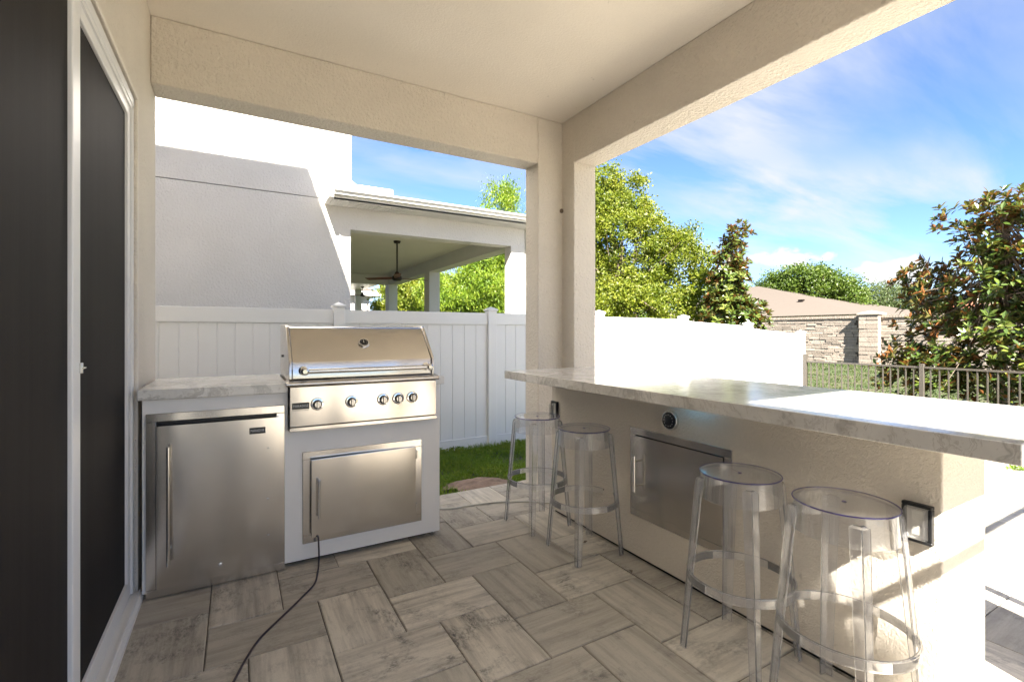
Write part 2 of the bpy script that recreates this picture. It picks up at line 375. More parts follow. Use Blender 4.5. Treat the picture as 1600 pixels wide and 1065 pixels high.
def fastmesh(name, V, F, mat, smooth=False):
    me = bpy.data.meshes.new(name); V = np.asarray(V, dtype=np.float32); F = np.asarray(F, dtype=np.int32); k = F.shape[1]
    me.vertices.add(len(V)); me.vertices.foreach_set('co', V.ravel())
    me.loops.add(F.size); me.loops.foreach_set('vertex_index', F.ravel())
    me.polygons.add(len(F)); me.polygons.foreach_set('loop_start', np.arange(0, F.size, k, dtype=np.int32)); me.polygons.foreach_set('loop_total', np.full(len(F), k, dtype=np.int32))
    me.polygons.foreach_set('use_smooth', np.full(len(F), smooth)); me.update(calc_edges=True); me.materials.append(M[mat]); return me

# ------------------------------------------------------------------ key dimensions
WX = -0.4455                      # patio face of the house wall
YB0, YB1 = 3.54, 3.75             # side beam
XB0, XB1 = 2.55, 2.79             # front beam
ZB, ZC = 2.83, 3.235              # beam underside, ceiling
YS0, YS1 = -0.56, -0.35           # beam behind the camera
YF = 5.77                         # vinyl fence line
YN = 7.40                         # neighbouring house wall

# ------------------------------------------------------------------ ground
def gz(x, y):
    t = min(max((x-3.0)/7.0, 0), 1); t = t*t*(3-2*t); base = -.17-.27*t
    far = min(max((x-11)/14, 0), 1); base += .18*far
    dx = max(x-8.6, 0); dy = max(y-3.78, 0); d = math.hypot(dx, dy) if (x > 8.6 or y > 3.78) else 0
    near = max(0, 1-d/1.0)
    return base*(1-near)+(-.05)*near
def ground():
    xs = sorted(set([-400, -200, -100, -50, -25, -12]+[round(-6+.35*i, 3) for i in range(110)]+[36, 45, 60, 90, 150, 300, 600]))
    ys = sorted(set([-400, -200, -100, -50, -25, -12]+[round(-6+.35*i, 3) for i in range(100)]+[33, 45, 60, 90, 150, 300, 600]))
    V = []
    for y in ys:
        for x in xs:
            z = gz(x, y)
            if -8 < x < 8.55 and -8 < y < 3.7: z = -.12
            V.append((x, y, z+.012*noise.noise(Vector((x*1.7, y*1.7, 0)))))
    n = len(xs); F = [(j*n+i, j*n+i+1, (j+1)*n+i+1, (j+1)*n+i) for j in range(len(ys)-1) for i in range(n-1)]
    o = link('lawn_ground', fastmesh('lawn_ground', V, F, 'ground', True)); tag(o, kind='structure', label='uneven lawn ground falling away from the paved patio')
ground()

# patio: bedding slab with pavers laid in a 3:2 herringbone
patio = MB().box(-9, 8.5, -8, 3.765, -.11, -.007).build('patio_floor', 'joint'); tag(patio, kind='structure', label='paved patio floor of grey and cream slabs')
a_ = .1567; X0, Y0 = -.115, 2.28; J = .0022
def paver_mb(L, Wd, th=.05, ch=.004):
    m = MB(); l, w = L/2-J, Wd/2-J
    r0 = [(-l, -w, -th), (l, -w, -th), (l, w, -th), (-l, w, -th)]; r1 = [(x, y, -ch) for x, y, z in r0]
    r2 = [(-l+ch, -w+ch, 0), (l-ch, -w+ch, 0), (l-ch, w-ch, 0), (-l+ch, w-ch, 0)]
    fs = [(i, (i+1) % 4, 4+(i+1) % 4, 4+i) for i in range(4)]+[(4+i, 4+(i+1) % 4, 8+(i+1) % 4, 8+i) for i in range(4)]+[(8, 9, 10, 11)]
    return m.add(r0+r1+r2, fs)
def clipped_rest():
    return MB()
pm = paver_mb(3*a_, 2*a_).mesh('paver'); pm.materials.append(M['paver'])
yaw = R(29.8); fw = Vector((math.sin(yaw), math.cos(yaw))); rt = Vector((math.cos(yaw), -math.sin(yaw)))
cands = []; XM0, XM1, YM0, YM1 = WX-.02, 8.5, -4.5, 3.765
for i in range(-40, 60):
    for j in range(-40, 60):
        ox, oy = 2*i+5*j, 2*i-j
        for (x0, x1, y0, y1, rot) in ((0, 3, 0, 2, 0), (3, 5, -1, 2, 90)):
            A0, A1, B0, B1 = X0+(ox+x0)*a_, X0+(ox+x1)*a_, Y0+(oy+y0)*a_, Y0+(oy+y1)*a_
            if A1 < XM0+.03 or A0 > XM1-.03 or B1 < YM0+.03 or B0 > YM1-.03: continue
            cands.append((A0, A1, B0, B1, rot))
rest = MB(); indiv = []
for A0, A1, B0, B1, rot in cands:
    cx, cy = (A0+A1)/2, (B0+B1)/2
    if cx > 2.1: vis = False
    d = fw.x*cx+fw.y*cy; r = rt.x*cx+rt.y*cy
    infr = d > .5 and abs(r/d) < 1.2 and (H*751/d+519) < 1230
    if 2.07 < cx < 2.45 and .7 < cy < 3.0: infr = False
    if cx > 2.45: infr = infr and (cy/cx < .36)             # seen past the bar's end
    if cy > 3.1 and cx < 1.15: infr = False
    if cy/max(cx, .01) < .36 and cx > 2.45: infr = d > .5 and r/d < 1.3
    if infr: indiv.append((d, A0, A1, B0, B1, rot))
    else:
        A0c, A1c, B0c, B1c = max(A0, XM0), min(A1, XM1), max(B0, YM0), min(B1, YM1)
        rest.hexa([(A0c+J, B0c+J, -.05), (A1c-J, B0c+J, -.05), (A1c-J, B1c-J, -.05), (A0c+J, B1c-J, -.05)], [(A0c+J, B0c+J, 0), (A1c-J, B0c+J, 0), (A1c-J, B1c-J, 0), (A0c+J, B1c-J, 0)])
indiv.sort(); print('pavers', len(indiv), len(cands))
for k, (d, A0, A1, B0, B1, rot) in enumerate(indiv):
    clip = A0 < XM0 or B1 > YM1 or A1 > XM1
    if clip:
        A0c, A1c, B0c, B1c = max(A0, XM0), min(A1, XM1), B0, min(B1, YM1)
        L, Wd = (A1c-A0c, B1c-B0c) if not rot else (B1c-B0c, A1c-A0c)
        me = paver_mb(L, Wd).mesh('paver'); me.materials.append(M['paver'])
    else: A0c, A1c, B0c, B1c = A0, A1, B0, B1; me = pm
    o = link('paver', me, patio, loc=((A0c+A1c)/2, (B0c+B1c)/2, random.uniform(-.0012, .0008)))
    o.rotation_euler = (random.uniform(-.002, .002), random.uniform(-.002, .002), R(rot+(180 if random.random() < .5 else 0)))
ro = rest.build('paver_field', 'paver_w', patio); tag(ro, kind='stuff')

# ------------------------------------------------------------------ our house with its covered patio
house = thing('patio_house', 'beige stucco house with covered patio and dark sliding door at the left', 'house', (WX, 3.75, 0))
house.location = (0, 0, 0)
DZ = 2.53; DY0, DY1 = -1.9, 3.08
w = MB()
w.box(-8, WX, DY1+.012, YB1, -.1, 6.6)              # wall beyond the door
w.box(-8, WX, -5.6, DY0, -.1, 6.6)
w.box(WX-.25, WX, DY0, DY1+.012, DZ+.012, 6.6)
w.box(-8, -7.7, DY0, DY1+.012, -.1, 6.6)
w.build('wall', 'stucco', house)
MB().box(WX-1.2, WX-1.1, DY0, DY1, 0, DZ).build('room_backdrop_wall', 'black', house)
MB().box(-8.4, -.217, -5.9, 4.2, 6.72, 6.9).build('upper_eave', 'trim', house)
m = MB(); m.add([(-8.4,-5.9,6.9),(-.217,-5.9,6.9),(-.217,4.2,6.9),(-8.4,4.2,6.9),(-4.3,-2,8.4),(-4.3,0,8.4)], [(0,1,4),(1,2,5,4),(2,3,5),(3,0,4,5)]); m.build('upper_roof', 'shingle_grey', house)
MB().box(WX+.001, XB1, YS0, YB1, ZC, ZC+.12).build('ceiling', 'stucco_ceiling', house)
# beams butt against the corner columns
MB().box(WX, 2.29, YB0, YB1, ZB, ZC-.001).build('beam', 'stucco', house, bevel=.008)
o = MB().prism([(2.29, YB0), (XB0, YB0), (XB0, 3.365), (XB1, 3.365), (XB1, YB1), (2.29, YB1)], 2, -.1, ZC-.001).build('column', 'stucco', house, bevel=.008)
MB().box(XB0, XB1, YS1+.18, 3.365, ZB, ZC-.001).build('beam', 'stucco', house, bevel=.008)
MB().box(WX, 2.29, YS0, YS1, ZB, ZC-.001).build('beam', 'stucco', house, bevel=.008)
MB().prism([(2.29, YS0), (XB1, YS0), (XB1, YS1+.18), (XB0, YS1+.18), (XB0, YS1), (2.29, YS1)], 2, -.1, ZC-.001).build('column', 'stucco', house, bevel=.008)
# lanai roof and eaves
m = MB(); zl = 3.36; e = dict(x0=WX, x1=3.25, y0=YS0-.26, y1=4.20)
m.add([(e['x0'], e['y0'], zl), (e['x1'], e['y0'], zl), (e['x1'], e['y1'], zl), (e['x0'], e['y1'], zl), (e['x0'], e['y0']+1.6, zl+.75), (e['x0'], e['y1']-1.6, zl+.75)], [(0, 1, 4), (1, 2, 5, 4), (2, 3, 5), (0, 4, 5, 3), (3, 2, 1, 0)]); m.build('patio_roof', 'shingle_grey', house)
m = MB(); m.box(XB1, 3.25, e['y0'], 4.20, 3.16, 3.355); m.box(WX, XB1, YB1, 4.20, 3.16, 3.355); m.box(WX, XB1, e['y0'], YS0, 3.16, 3.355); m.build('eave', 'trim', house)

# sliding door in three panels
sd = MB()
sd.box(WX-.15, WX-.010, DY1-.022, DY1+.01, .03, DZ)         # far jamb
sd.box(WX-.15, WX-.010, DY0+.002, DY0+.04, .03, DZ)
sd.box(WX-.15, WX-.008, DY0+.002, DY1+.01, DZ-.035, DZ+.008)       # head
door_frame = sd.build('sliding_door', 'alu_white', house, bevel=.003)
tr = MB(); tr.box(WX-.15, WX+.035, DY0+.002, DY1+.006, .001, .022)
for k, x in enumerate((WX-.115, WX-.072, WX-.03, WX+.012)): tr.box(x, x+.007, DY0+.01, DY1, .022, .038)
tr.build('door_track', 'alu_white', door_frame, bevel=.001)
hd = MB()
for x in (WX-.10, WX-.055, WX-.02): hd.box(x, x+.008, DY0+.04, DY1-.022, DZ-.055, DZ-.035)
hd.build('head_track', 'alu_white', door_frame)
def panel(y0, y1, x, sw=.055, th=.032, last=False):
    m = MB(); z0, z1 = .040, DZ-.05
    m.box(x-th, x, y0, y0+sw, z0, z1); m.box(x-th, x, y1-sw, y1, z0, z1)
    m.box(x-th, x, y0+sw, y1-sw, z0, z0+.07); m.box(x-th, x, y0+sw, y1-sw, z1-.05, z1)
    m.build('panel_frame', 'alu_white', door_frame, bevel=.004)
    MB().box(x-th*.5-.003, x-th*.5+.003, y0+sw, y1-sw, z0+.07, z1-.05).build('screen_panel', 'screen', door_frame)
panel(2.115, 3.052, WX-.020, .05)
panel(.62, 2.095, WX-.004, .085)
panel(-.9, .66, WX-.045, .07)
panel(-1.86, -.88, WX-.085, .07)
lt = MB(); lt.box(WX-.004, WX+.004, 2.078, 2.092, 1.215, 1.250); lt.tube([(WX+.005, 2.085, 1.232), (WX+.005, 2.115, 1.232)], .003, 8); lt.build('latch', 'steel_handle', door_frame, bevel=.002)
# stucco bead around the door
tb = MB(); tb.box(WX-.002, WX+.006, DY1+.012, DY1+.035, 0, DZ+.03); tb.box(WX-.002, WX+.006, DY0, DY1+.012, DZ+.01, DZ+.03); tb.build('door_casing', 'stucco_ceiling', house, bevel=.002)
# little brown wasp nest in the column corner
o = MB().lathe([(0, 0), (.012, .004), (.018, .018), (.012, .035), (0, .04)], (XB0-.016, YB0-.012, 2.42), 12).build('wasp_nest', 'bark'); tag(o, 'tiny brown mud nest stuck in the inner corner of the column', 'nest')

# added rail frame, out of view, to cast the thin stripe shadow on the bar
sf = thing('stripe_shadow_frame', 'added unseen rail frame behind the camera, casting a thin stripe shadow', 'shadow frame', (2, -.62, 0))
def loc0(o): return o
m = MB().box(-2.4, 6.5, -.016, .016, 1.845, 1.875).build('rail', 'alu_white', sf)
MB().box(-2.4, 6.5, -.025, .025, .02, .07).build('rail', 'alu_white', sf)
for x in (-1.0, .9, 3.2, 5.2, 6.48): MB().box(x-.025, x+.025, -.025, .025, 0 if x != 0 else 0, 1.829).build('post', 'alu_white', sf)

# ------------------------------------------------------------------ grill island
YG = 3.025
isl = thing('grill_island', 'white outdoor kitchen cabinet carrying the grill and the small fridge', 'kitchen island', (.38, 3.35, 0))
def L(o):          # children are written in world coordinates; give them the parent's inverse
    for c in o.children: c.matrix_parent_inverse = Matrix.Translation(-Vector(o.location)) @ Matrix.Identity(4)
m = MB()
m.box(-.414, 1.176, YG, 3.68, .03, .79); m.box(-.414, .255, YG, 3.68, .79, 1.008); m.box(1.132, 1.176, YG, 3.68, .79, 1.008); m.box(.255, 1.132, 3.62, 3.68, .79, 1.008)
m.build('cabinet', 'cabinet', isl, bevel=.003)
MB().box(-.39, 1.10, YG+.06, 3.6, .0, .03).build('plinth', 'blackgap', isl)
ft = MB().lathe([(.018, 0), (.018, .01), (.008, .012), (.008, .03)], (1.14, YG+.05, 0), 14).build('levelling_foot', 'chrome', isl)
m = MB(); ct = [(-.43, 2.992), (.252, 2.992), (.252, 3.635), (1.135, 3.635), (1.135, 2.992), (1.197, 2.992), (1.197, 3.70), (-.43, 3.70)]
m.prism(ct, 2, 1.009, 1.062); m.build('countertop', 'marble', isl, bevel=.003)
# access door under the grill: frame, slightly opened door, handle
ad = MB().frame(.331, 1.048, .124, .655, .045, YG-.008, YG-.001).build('access_door', 'steel_h', isl, bevel=.002)
MB().box(.377, 1.002, YG-.003, YG-.0006, .17, .61).build('recess_shade', 'blackgap', ad)  # thin black sheet painting the darkness behind the opened door
def door_panel_rot(x0, x1, z0, z1, ang, y, th, name, mat, par, bulge=0):
    """a door hinged at x1, opened by ang towards the viewer"""
    m = MB(); n = 14; Lw = x1-x0
    prof = []
    for i in range(n+1):
        s = i/n; prof.append((-Lw*(1-s), -bulge*4*s*(1-s)))
    prof += [(0, th), (-Lw, th)]
    m.prism([(p[0], p[1]) for p in prof], 2, z0, z1)
    m.smooth = [i < n for i in range(n)]+[False]*(len(m.f)-n)
    o = m.build(name, mat, par, bevel=0, loc=(x1, y, 0)); o.rotation_euler = (0, 0, ang); return o
dp = door_panel_rot(.374, 1.003, .168, .613, R(2.6), YG-.024, .016, 'door_panel', 'steel_v', ad, .004)
m = MB(); hx, hy = .412, 2.955
m.tube([(hx, hy-.012, .282), (hx, hy-.012, .50)], .0075, 14); m.tube([(hx, hy-.012, .315), (hx, hy+.030, .315)], .005, 10); m.tube([(hx, hy-.012, .468), (hx, hy+.030, .468)], .005, 10)
m.build('handle', 'steel_handle', ad)
for z in (.22, .56): MB().tube([(1.010, YG-.014, z-.025), (1.010, YG-.014, z+.025)], .006, 10).build('hinge', 'steel_handle', ad)

# fridge
fr = thing('outdoor_fridge', 'stainless steel under-counter fridge with a long bar handle, left of the grill', 'fridge', (-.08, 3.0, 0))
MB().frame(-.397, .237, .006, .937, .042, YG-.014, YG-.001).build('trim_frame', 'steel_v', fr, bevel=.002)
MB().box(-.354, .194, YG-.004, YG-.0008, .048, .894).build('gap_shade', 'blackgap', fr)  # flat black panel: the door gap's shade is put into its colour
m = MB(); m.box(-.350, .190, YG-.02, YG-.005, .880, .892)
for k in range(26): m.box(-.34+k*.02, -.328+k*.02, YG-.024, YG-.02, .881, .891)
m.build('vent_grille', 'black', fr)
m = MB(); n = 20; x0, x1 = -.350, .209; y = 2.985
prof = [(x0+(x1-x0)*i/n, y-.002*math.sin(math.pi*i/n)) for i in range(n+1)]+[(x1, y+.026), (x0, y+.026)]
m.prism(prof, 2, .058, .876); m.smooth = [i < n for i in range(n)]+[False]*(len(m.f)-n)
fd = m.build('door', 'steel_v', fr)
m = MB(); hx = -.298; hy = 2.945
m.tube([(hx, hy, .18), (hx, hy, .775)], .0085, 16); 
for z in (.25, .70): m.tube([(hx, hy, z), (hx, 2.984, z)], .006, 10)
m.build('handle', 'steel_handle', fd)
b = MB().box(.060, .138, 2.9815, 2.9835, .795, .829).build('badge', 'black', fd, bevel=.001)
text('lettering', 'PARADISE', .020, 'badge_print', fd, (.099, 2.9810, .812), (R(90), 0, 0), .066)
m = MB().lathe([(.011, 0), (.011, -.003), (.006, -.004), (.006, -.002), (0, -.002)], (-.075, 2.983, .118), 18, axis=1).build('lock', 'chrome', fd)
for (x, z) in ((.152, .709), (.152, .228), (.15, .43)): MB().lathe([(.005, 0), (.004, -.002), (0, -.003)], (x, 2.9832, z), 12, axis=1).build('screw', 'steel_handle', fd)

# grill
gr = thing('gas_grill', 'stainless steel built-in gas grill with closed hood and five knobs', 'grill', (.7, 3.3, 1.06))
gx0, gx1 = .262, 1.128
MB().box(gx0, gx1, 3.03, 3.615, .80, 1.075).build('firebox', 'steel_h', gr, bevel=.002)
m = MB(); m.prism([(2.972, .815), (3.024, .815), (3.024, 1.040), (2.966, 1.040)], 0, gx0-.002, gx1+.002); cp = m.build('control_panel', 'steel_h', gr, bevel=.002)
m = MB(); m.prism([(2.962, .790), (3.024, .790), (3.024, .811), (2.962, .811)], 0, gx0-.004, gx1+.004); m.build('drip_tray', 'steel_h', gr, bevel=.002)
m = MB(); pf = [(3.03, 1.043), (3.03, 1.076), (2.975, 1.070)]+[(2.966+.014*math.cos(a), 1.056+.013*math.sin(a)) for a in [R(90+20*i) for i in range(10)]]
m.prism(pf, 0, gx0-.022, gx1+.018); m.build('front_ledge', 'steel_h', gr, bevel=.001)
# hood
hp = [(3.02, 1.079), (3.02, 1.175), (3.026, 1.185), (3.205, 1.372), (3.225, 1.383), (3.60, 1.392), (3.615, 1.38), (3.615, 1.079)]
m = MB(); m.prism(hp, 0, gx0+.014, gx1-.014); hood = m.build('hood', 'steel_h', gr, bevel=.004)
for x in (gx0-.004, gx1-.013):
    q = [(3.012, 1.079), (3.012, 1.178), (3.020, 1.190), (3.200, 1.378), (3.222, 1.391), (3.607, 1.400), (3.622, 1.386), (3.622, 1.079)]
    MB().prism(q, 0, x, x+.017).build('hood_side', 'steel_h', hood, bevel=.003)
MB().tube([(gx0-.014, 3.40, 1.20), (gx0-.003, 3.40, 1.20)], .008, 12).build('pivot', 'black', hood)
m = MB(); m.tube([(.345, 2.948, 1.128), (1.07, 2.948, 1.128)], .014, 18); hb = m.build('handle', 'steel_handle_h', hood)
for x in (.335, 1.078):
    mm = MB().lathe([(.026, 0), (.026, -.006), (.016, -.012), (.014, -.045), (.021, -.052), (.021, -.085), (.012, -.092), (0, -.092)], (x, 3.019, 1.128), 24, axis=1); mm.build('handle_bracket', 'chrome', hb)
# thermometer set square to the sloping face
nrm = Vector((0, -(1.372-1.185), (3.205-3.026))).normalized(); c = Vector((.700, 3.118, 1.281))
th_ = MB().lathe([(.036, 0), (.036, .006), (.033, .011), (.027, .011), (.026, .007), (0, .007)], n=32).build('thermometer', 'chrome', hood, loc=c); th_.rotation_euler = nrm.to_track_quat('Z', 'Y').to_euler()
MB().lathe([(.026, .0072), (.026, .0082), (0, .0082)], n=28).build('thermometer_face', 'glass_dark', hood, loc=c).rotation_euler = th_.rotation_euler
m = MB(); m.box(-.0012, .0012, -.002, .018, .0084, .0094)
for a in range(-120, 121, 30): 
    s, cc = math.sin(R(a)), math.cos(R(a)); m.box(s*.02-.001, s*.02+.001, cc*.02-.001, cc*.02+.001, .0084, .009)
o = m.build('thermometer_needle', 'letter', hood, loc=c); o.rotation_euler = th_.rotation_euler
kn = []
for x, z in ((.404, .937), (.595, .9375), (.783, .938), (.8775, .938), (.9676, .939)):
    MB().lathe([(.0245, -.0055), (.0245, -.0125), (0, -.0125)], (x, 2.968, z), 28, axis=1).build('knob_collar', 'black', cp)
    bz = MB().lathe([(.036, 0), (.036, -.004), (.033, -.010), (.026, -.011), (.024, -.006), (0, -.006)], (x, 2.968, z), 30, axis=1).build('knob', 'chrome', cp)
    k2 = MB().lathe([(.021, -.0128), (.020, -.026), (.018, -.030), (0, -.030)], (x, 2.968, z), 28, axis=1)
    k2.box(x-.006, x+.006, 2.968-.040, 2.968-.026, z-.019, z+.019); k2.build('knob_grip', 'knob_metal', cp, bevel=.0015)
MB().box(.271, .361, 2.9640, 2.9665, .914, .950).build('badge', 'black', cp, bevel=.0008)
text('lettering', 'PARADISE', .021, 'badge_print', cp, (.316, 2.9634, .932), (R(90), 0, 0), .078)
text('lettering', 'OUTDOOR KITCHENS', .009, 'black', cp, (.316, 2.9655, .907), (R(90), 0, 0), .086)

# black cord running out under the access door
def P(u, v, z=0.006):
    d = (H-z)/(v-519); return ((.497*751+.868*(u-800))*d, (.868*751-.497*(u-800))*d, z)
pts = [(.408, YG-.03, .175), (.408, 2.955, .168), (.408, 2.945, .14), (.409, 2.938, .08), (.406, 2.93, .03), (.398, 2.90, .007)]
pts += [(.362, 2.76, .006), (.295, 2.66, .006), (.236, 2.58, .006), (.150, 2.47, .006), (.085, 2.38, .006), (.035, 2.27, .006), (-.015, 2.13, .006), (-.09, 1.95, .006), (-.2, 1.72, .006), (-.28, 1.4, .006)]
def smooth(pts, k=6):
    pts = [Vector(p) for p in pts]; out = []
    for i in range(len(pts)-1):
        p0, p1, p2, p3 = pts[max(i-1, 0)], pts[i], pts[i+1], pts[min(i+2, len(pts)-1)]
        for j in range(k):
            t = j/k; out.append(.5*((2*p1)+(-p0+p2)*t+(2*p0-5*p1+4*p2-p3)*t*t+(-p0+3*p1-3*p2+p3)*t**3))
    return out+[pts[-1]]
o = MB().tube(smooth(pts), .0048, 10).build('power_cord', 'cord'); tag(o, 'dark power cord trailing from the grill cabinet door across the pavers', 'cord')
hp_ = [(1.18, 3.60, .007), (1.28, 3.50, .007), (1.42, 3.42, .007), (1.60, 3.40, .007), (1.80, 3.36, .007), (2.0, 3.26, .007), (2.13, 3.15, .007), (2.28, 3.08, .007), (2.4, 3.1, .007)]
o = MB().tube(smooth(hp_), .006, 10).build('hose', 'hose'); tag(o, 'thin white hose curving over the pavers behind the stools', 'hose')

# ------------------------------------------------------------------ bar counter
bar = thing('bar_counter', 'long stucco bar with a veined marble top along the open side', 'bar', (2.26, 1.8, 0))
BX0, BX1, BY0, BY1 = 2.07, 2.45, .686, 3.01
MB().box(BX0, BX1, BY0, BY1, .02, 1.013).build('bar_wall', 'stucco_bar', bar, bevel=.006)
MB().box(BX0+.02, BX1-.02, BY0+.02, BY1-.02, 0, .02).build('base_gap', 'blackgap', bar)
MB().box(1.705, 2.58, .41, 3.09, 1.014, 1.070).build('countertop', 'marble', bar, bevel=.003)
def onbar(u, v, x=BX0):
    t = x/(.497*751+.868*(u-800)); return ((.868*751-.497*(u-800))*t, H-(v-519)*t)
y1, z1 = onbar(988, 667); y0, z0 = onbar(1145, 873); _, zt2 = onbar(1144.5, 701.6); _, zb2 = onbar(980, 798.6)
dy0, dy1, dz0, dz1 = 1.478, 2.165, .259, .784
bd = MB().frame(dy0, dy1, dz0, dz1, .042, BX0-.008, BX0-.0006, axis=0).build('access_door', 'steel_y', bar, bevel=.002)
MB().box(BX0-.003, BX0-.0004, dy0+.043, dy1-.043, dz0+.043, dz1-.043).build('recess_shade', 'blackgap', bd)  # thin black sheet, shade behind the bar door put into its colour
m = MB(); n = 12; ya, yb = dy0+.046, dy1-.046
prof = [(BX0-.014-.003*math.sin(math.pi*i/n), ya+(yb-ya)*i/n) for i in range(n+1)]+[(BX0-.004, yb), (BX0-.004, ya)]
m.prism(prof, 2, dz0+.046, dz1-.046); m.smooth = [i < n for i in range(n)]+[False]*(len(m.f)-n); m.build('door_panel', 'steel_y', bd)
m = MB(); hx = BX0-.055; hy = yb-.035; m.tube([(hx, hy, .420), (hx, hy, .628)], .0085, 14)
for z in (.452, .596): m.tube([(hx, hy, z), (BX0-.012, hy, z)], .006, 10)
m.build('handle', 'steel_handle', bd)
for z in (dz0+.06, dz1-.11): MB().box(BX0-.018, BX0-.008, ya-.006, ya+.004, z, z+.04).build('hinge', 'steel_handle', bd)
# dial
yd, zd = onbar(1049, 656); 
dl = MB().lathe([(.054, 0), (.054, -.012), (.051, -.018), (.046, -.019), (.045, -.018), (0, -.018)], (BX0-.0005, yd, zd), 36, axis=0).build('control_dial', 'steel_handle', bar)
MB().lathe([(.0455, -.0185), (.0455, -.022), (.042, -.024), (0, -.024)], (BX0-.0005, yd, zd), 36, axis=0).build('dial_face', 'glass_dark', dl)
m = MB()
for k in range(12):
    a = 2*math.pi*k/12; m.box(BX0-.0255, BX0-.0248, yd+.031*math.cos(a)-.0018, yd+.031*math.cos(a)+.0018, zd+.031*math.sin(a)-.0018, zd+.031*math.sin(a)+.0018)
m.build('dial_marks', 'letter', dl)
# outlets
def outlet(y, z, w, h, label):
    a = MB(); a.frame(y-w/2, y+w/2, z-h/2, z+h/2, .012, BX0-.022, BX0-.0005, axis=0)
    o = a.build('outlet_cover', 'black', bar, bevel=.003); o['label'] = label
    MB().box(BX0-.008, BX0-.0008, y-w/2+.012, y+w/2-.012, z-h/2+.012, z+h/2-.012).build('outlet_plate', 'cabinet', o)
    for dz in (-.028, .028): MB().box(BX0-.012, BX0-.0079, y-.018, y+.018, z+dz-.016, z+dz+.016).build('socket', 'trim', o, bevel=.002)
    mm = MB(); mm.prism([(BX0-.004, z-h/2+.012), (BX0-.038, z-h/2+.016), (BX0-.048, z-h/2+.026), (BX0-.048, z+h/2-.026), (BX0-.038, z+h/2-.014), (BX0-.004, z+h/2-.012)], 1, y-w/2+.013, y+w/2-.013)
    mm.build('clear_lid', 'acrylic_cover', o, bevel=.003)
yo, zo = onbar(1436, 815); outlet(yo, zo, .088, .135, 'clear covered outlet low on the bar, near its open end')
yo, zo = onbar(868.5, 655); outlet(2.955, .775, .075, .125, 'dark edged outlet at the far end of the bar')
# brackets, driver and led strip under the top
MB().box(1.90, 1.915, 2.28, 2.55, 1.003, 1.0135).build('counter_bracket', 'black', bar)
MB().box(1.87, 1.885, 1.62, 1.76, 1.003, 1.0135).build('counter_bracket', 'black', bar)
MB().box(2.040, 2.060, 1.34, 2.6, 1.006, 1.0135).build('led_channel', 'steel_handle', bar)
MB().box(2.030, 2.039, 1.58, 1.78, 1.004, 1.0135).build('led_strip', 'led', bar)
for t_ in (isl, fr, gr, bar): L(t_)
L(sf) if False else None

# ------------------------------------------------------------------ clear stools
ZS = .760
def make_stool():
    t = thing('bar_stool', '', 'bar stool')
    rs = .158
    MB().lathe([(0, ZS-.004), (rs-.03, ZS-.003), (rs-.006, ZS), (rs-.001, ZS-.002), (rs-.002, ZS-.009), (rs-.02, ZS-.012), (0, ZS-.014)], n=56).build('seat', 'acrylic', t)
    MB().tube([(rs*math.cos(a), rs*math.sin(a), ZS-.003) for a in [2*math.pi*i/64 for i in range(64)]], .0028, 8, closed=True).build('seat_rim', 'acrylic_rim', t)
    MB().lathe([(.008, ZS-.003), (.007, ZS-.001), (0, ZS-.001)], n=14).build('seat_button', 'acrylic_rim', t)
    sk = MB(); N = 56; pr = [(rs-.004, ZS-.010), (rs+.004, ZS-.105), (rs+.0005, ZS-.105), (rs-.0075, ZS-.010)]
    sk.lathe(pr+[pr[0]], n=N); sk.f = sk.f[:4*N]; sk.smooth = sk.smooth[:4*N]; sk.build('skirt', 'acrylic', t)
    for k in range(4):
        a = math.pi/4+k*math.pi/2; m = MB(); e = Vector((math.cos(a), math.sin(a), 0)); s = Vector((-e.y, e.x, 0)); rows = []
        for z, r, wd in ((ZS-.030, rs+.004, .016), (ZS-.036, rs+.012, .030), (ZS-.055, rs+.016, .031), (.40, .202, .027), (.0, .236, .022)):
            c = e*r; th = .007
            # V section, outer corner pointing outwards
            q = [c+e*.006, c-s*wd-e*(wd*.55), c-s*(wd-th*.4)-e*(wd*.55+th), c-e*(.006-.002), c+s*(wd-th*.4)-e*(wd*.55+th), c+s*wd-e*(wd*.55)]
            rows.append([Vector((p.x, p.y, z)) for p in q])
        vs = [p for r_ in rows for p in r_]; fs = []
        for i in range(len(rows)-1):
            for j in range(6): fs.append((i*6+j, i*6+(j+1) % 6, (i+1)*6+(j+1) % 6, (i+1)*6+j))
        fs += [(0, 1, 2, 3), (0, 3, 4, 5)]; o_ = (len(rows)-1)*6; fs += [(o_+3, o_+2, o_+1, o_), (o_+5, o_+4, o_+3, o_)]
        m.add(vs, fs); m.build('leg', 'acrylic_leg', t, bevel=.0015)
    rg = MB(); rr = .207; pr = [(rr, .335), (rr+.004, .300), (rr-.001, .300), (rr-.006, .335)]
    rg.lathe(pr+[pr[0]], n=64); rg.f = rg.f[:4*64]; rg.smooth = [False]*len(rg.f); rg.build('foot_ring', 'acrylic_leg', t)
    rg = MB().tube([((rr+.001)*math.cos(2*math.pi*i/64), (rr+.001)*math.sin(2*math.pi*i/64), .334) for i in range(64)], .0035, 8, closed=True); rg.build('ring_lip', 'acrylic_leg', t)
    return t
st0 = make_stool()
for i, (x, y, a, lb) in enumerate(((1.850, 2.87, 3, 'clear acrylic stool beside the column, farthest from the camera'), (1.873, 2.37, -2, 'clear acrylic stool left of the steel bar door, second from the column'),
                                  (1.845, 1.285, 4, 'clear acrylic stool in front of the steel bar door, its seat over the door corner'), (1.850, .885, -4, 'clear acrylic stool next to the outlet, nearest to the camera'))):
    o = st0 if i == 0 else copy_tree(st0)
    o.location = (x, y, 0); o.rotation_euler = (0, 0, R(a)); tag(o, lb, 'bar stool', 'clear acrylic stools along the bar')

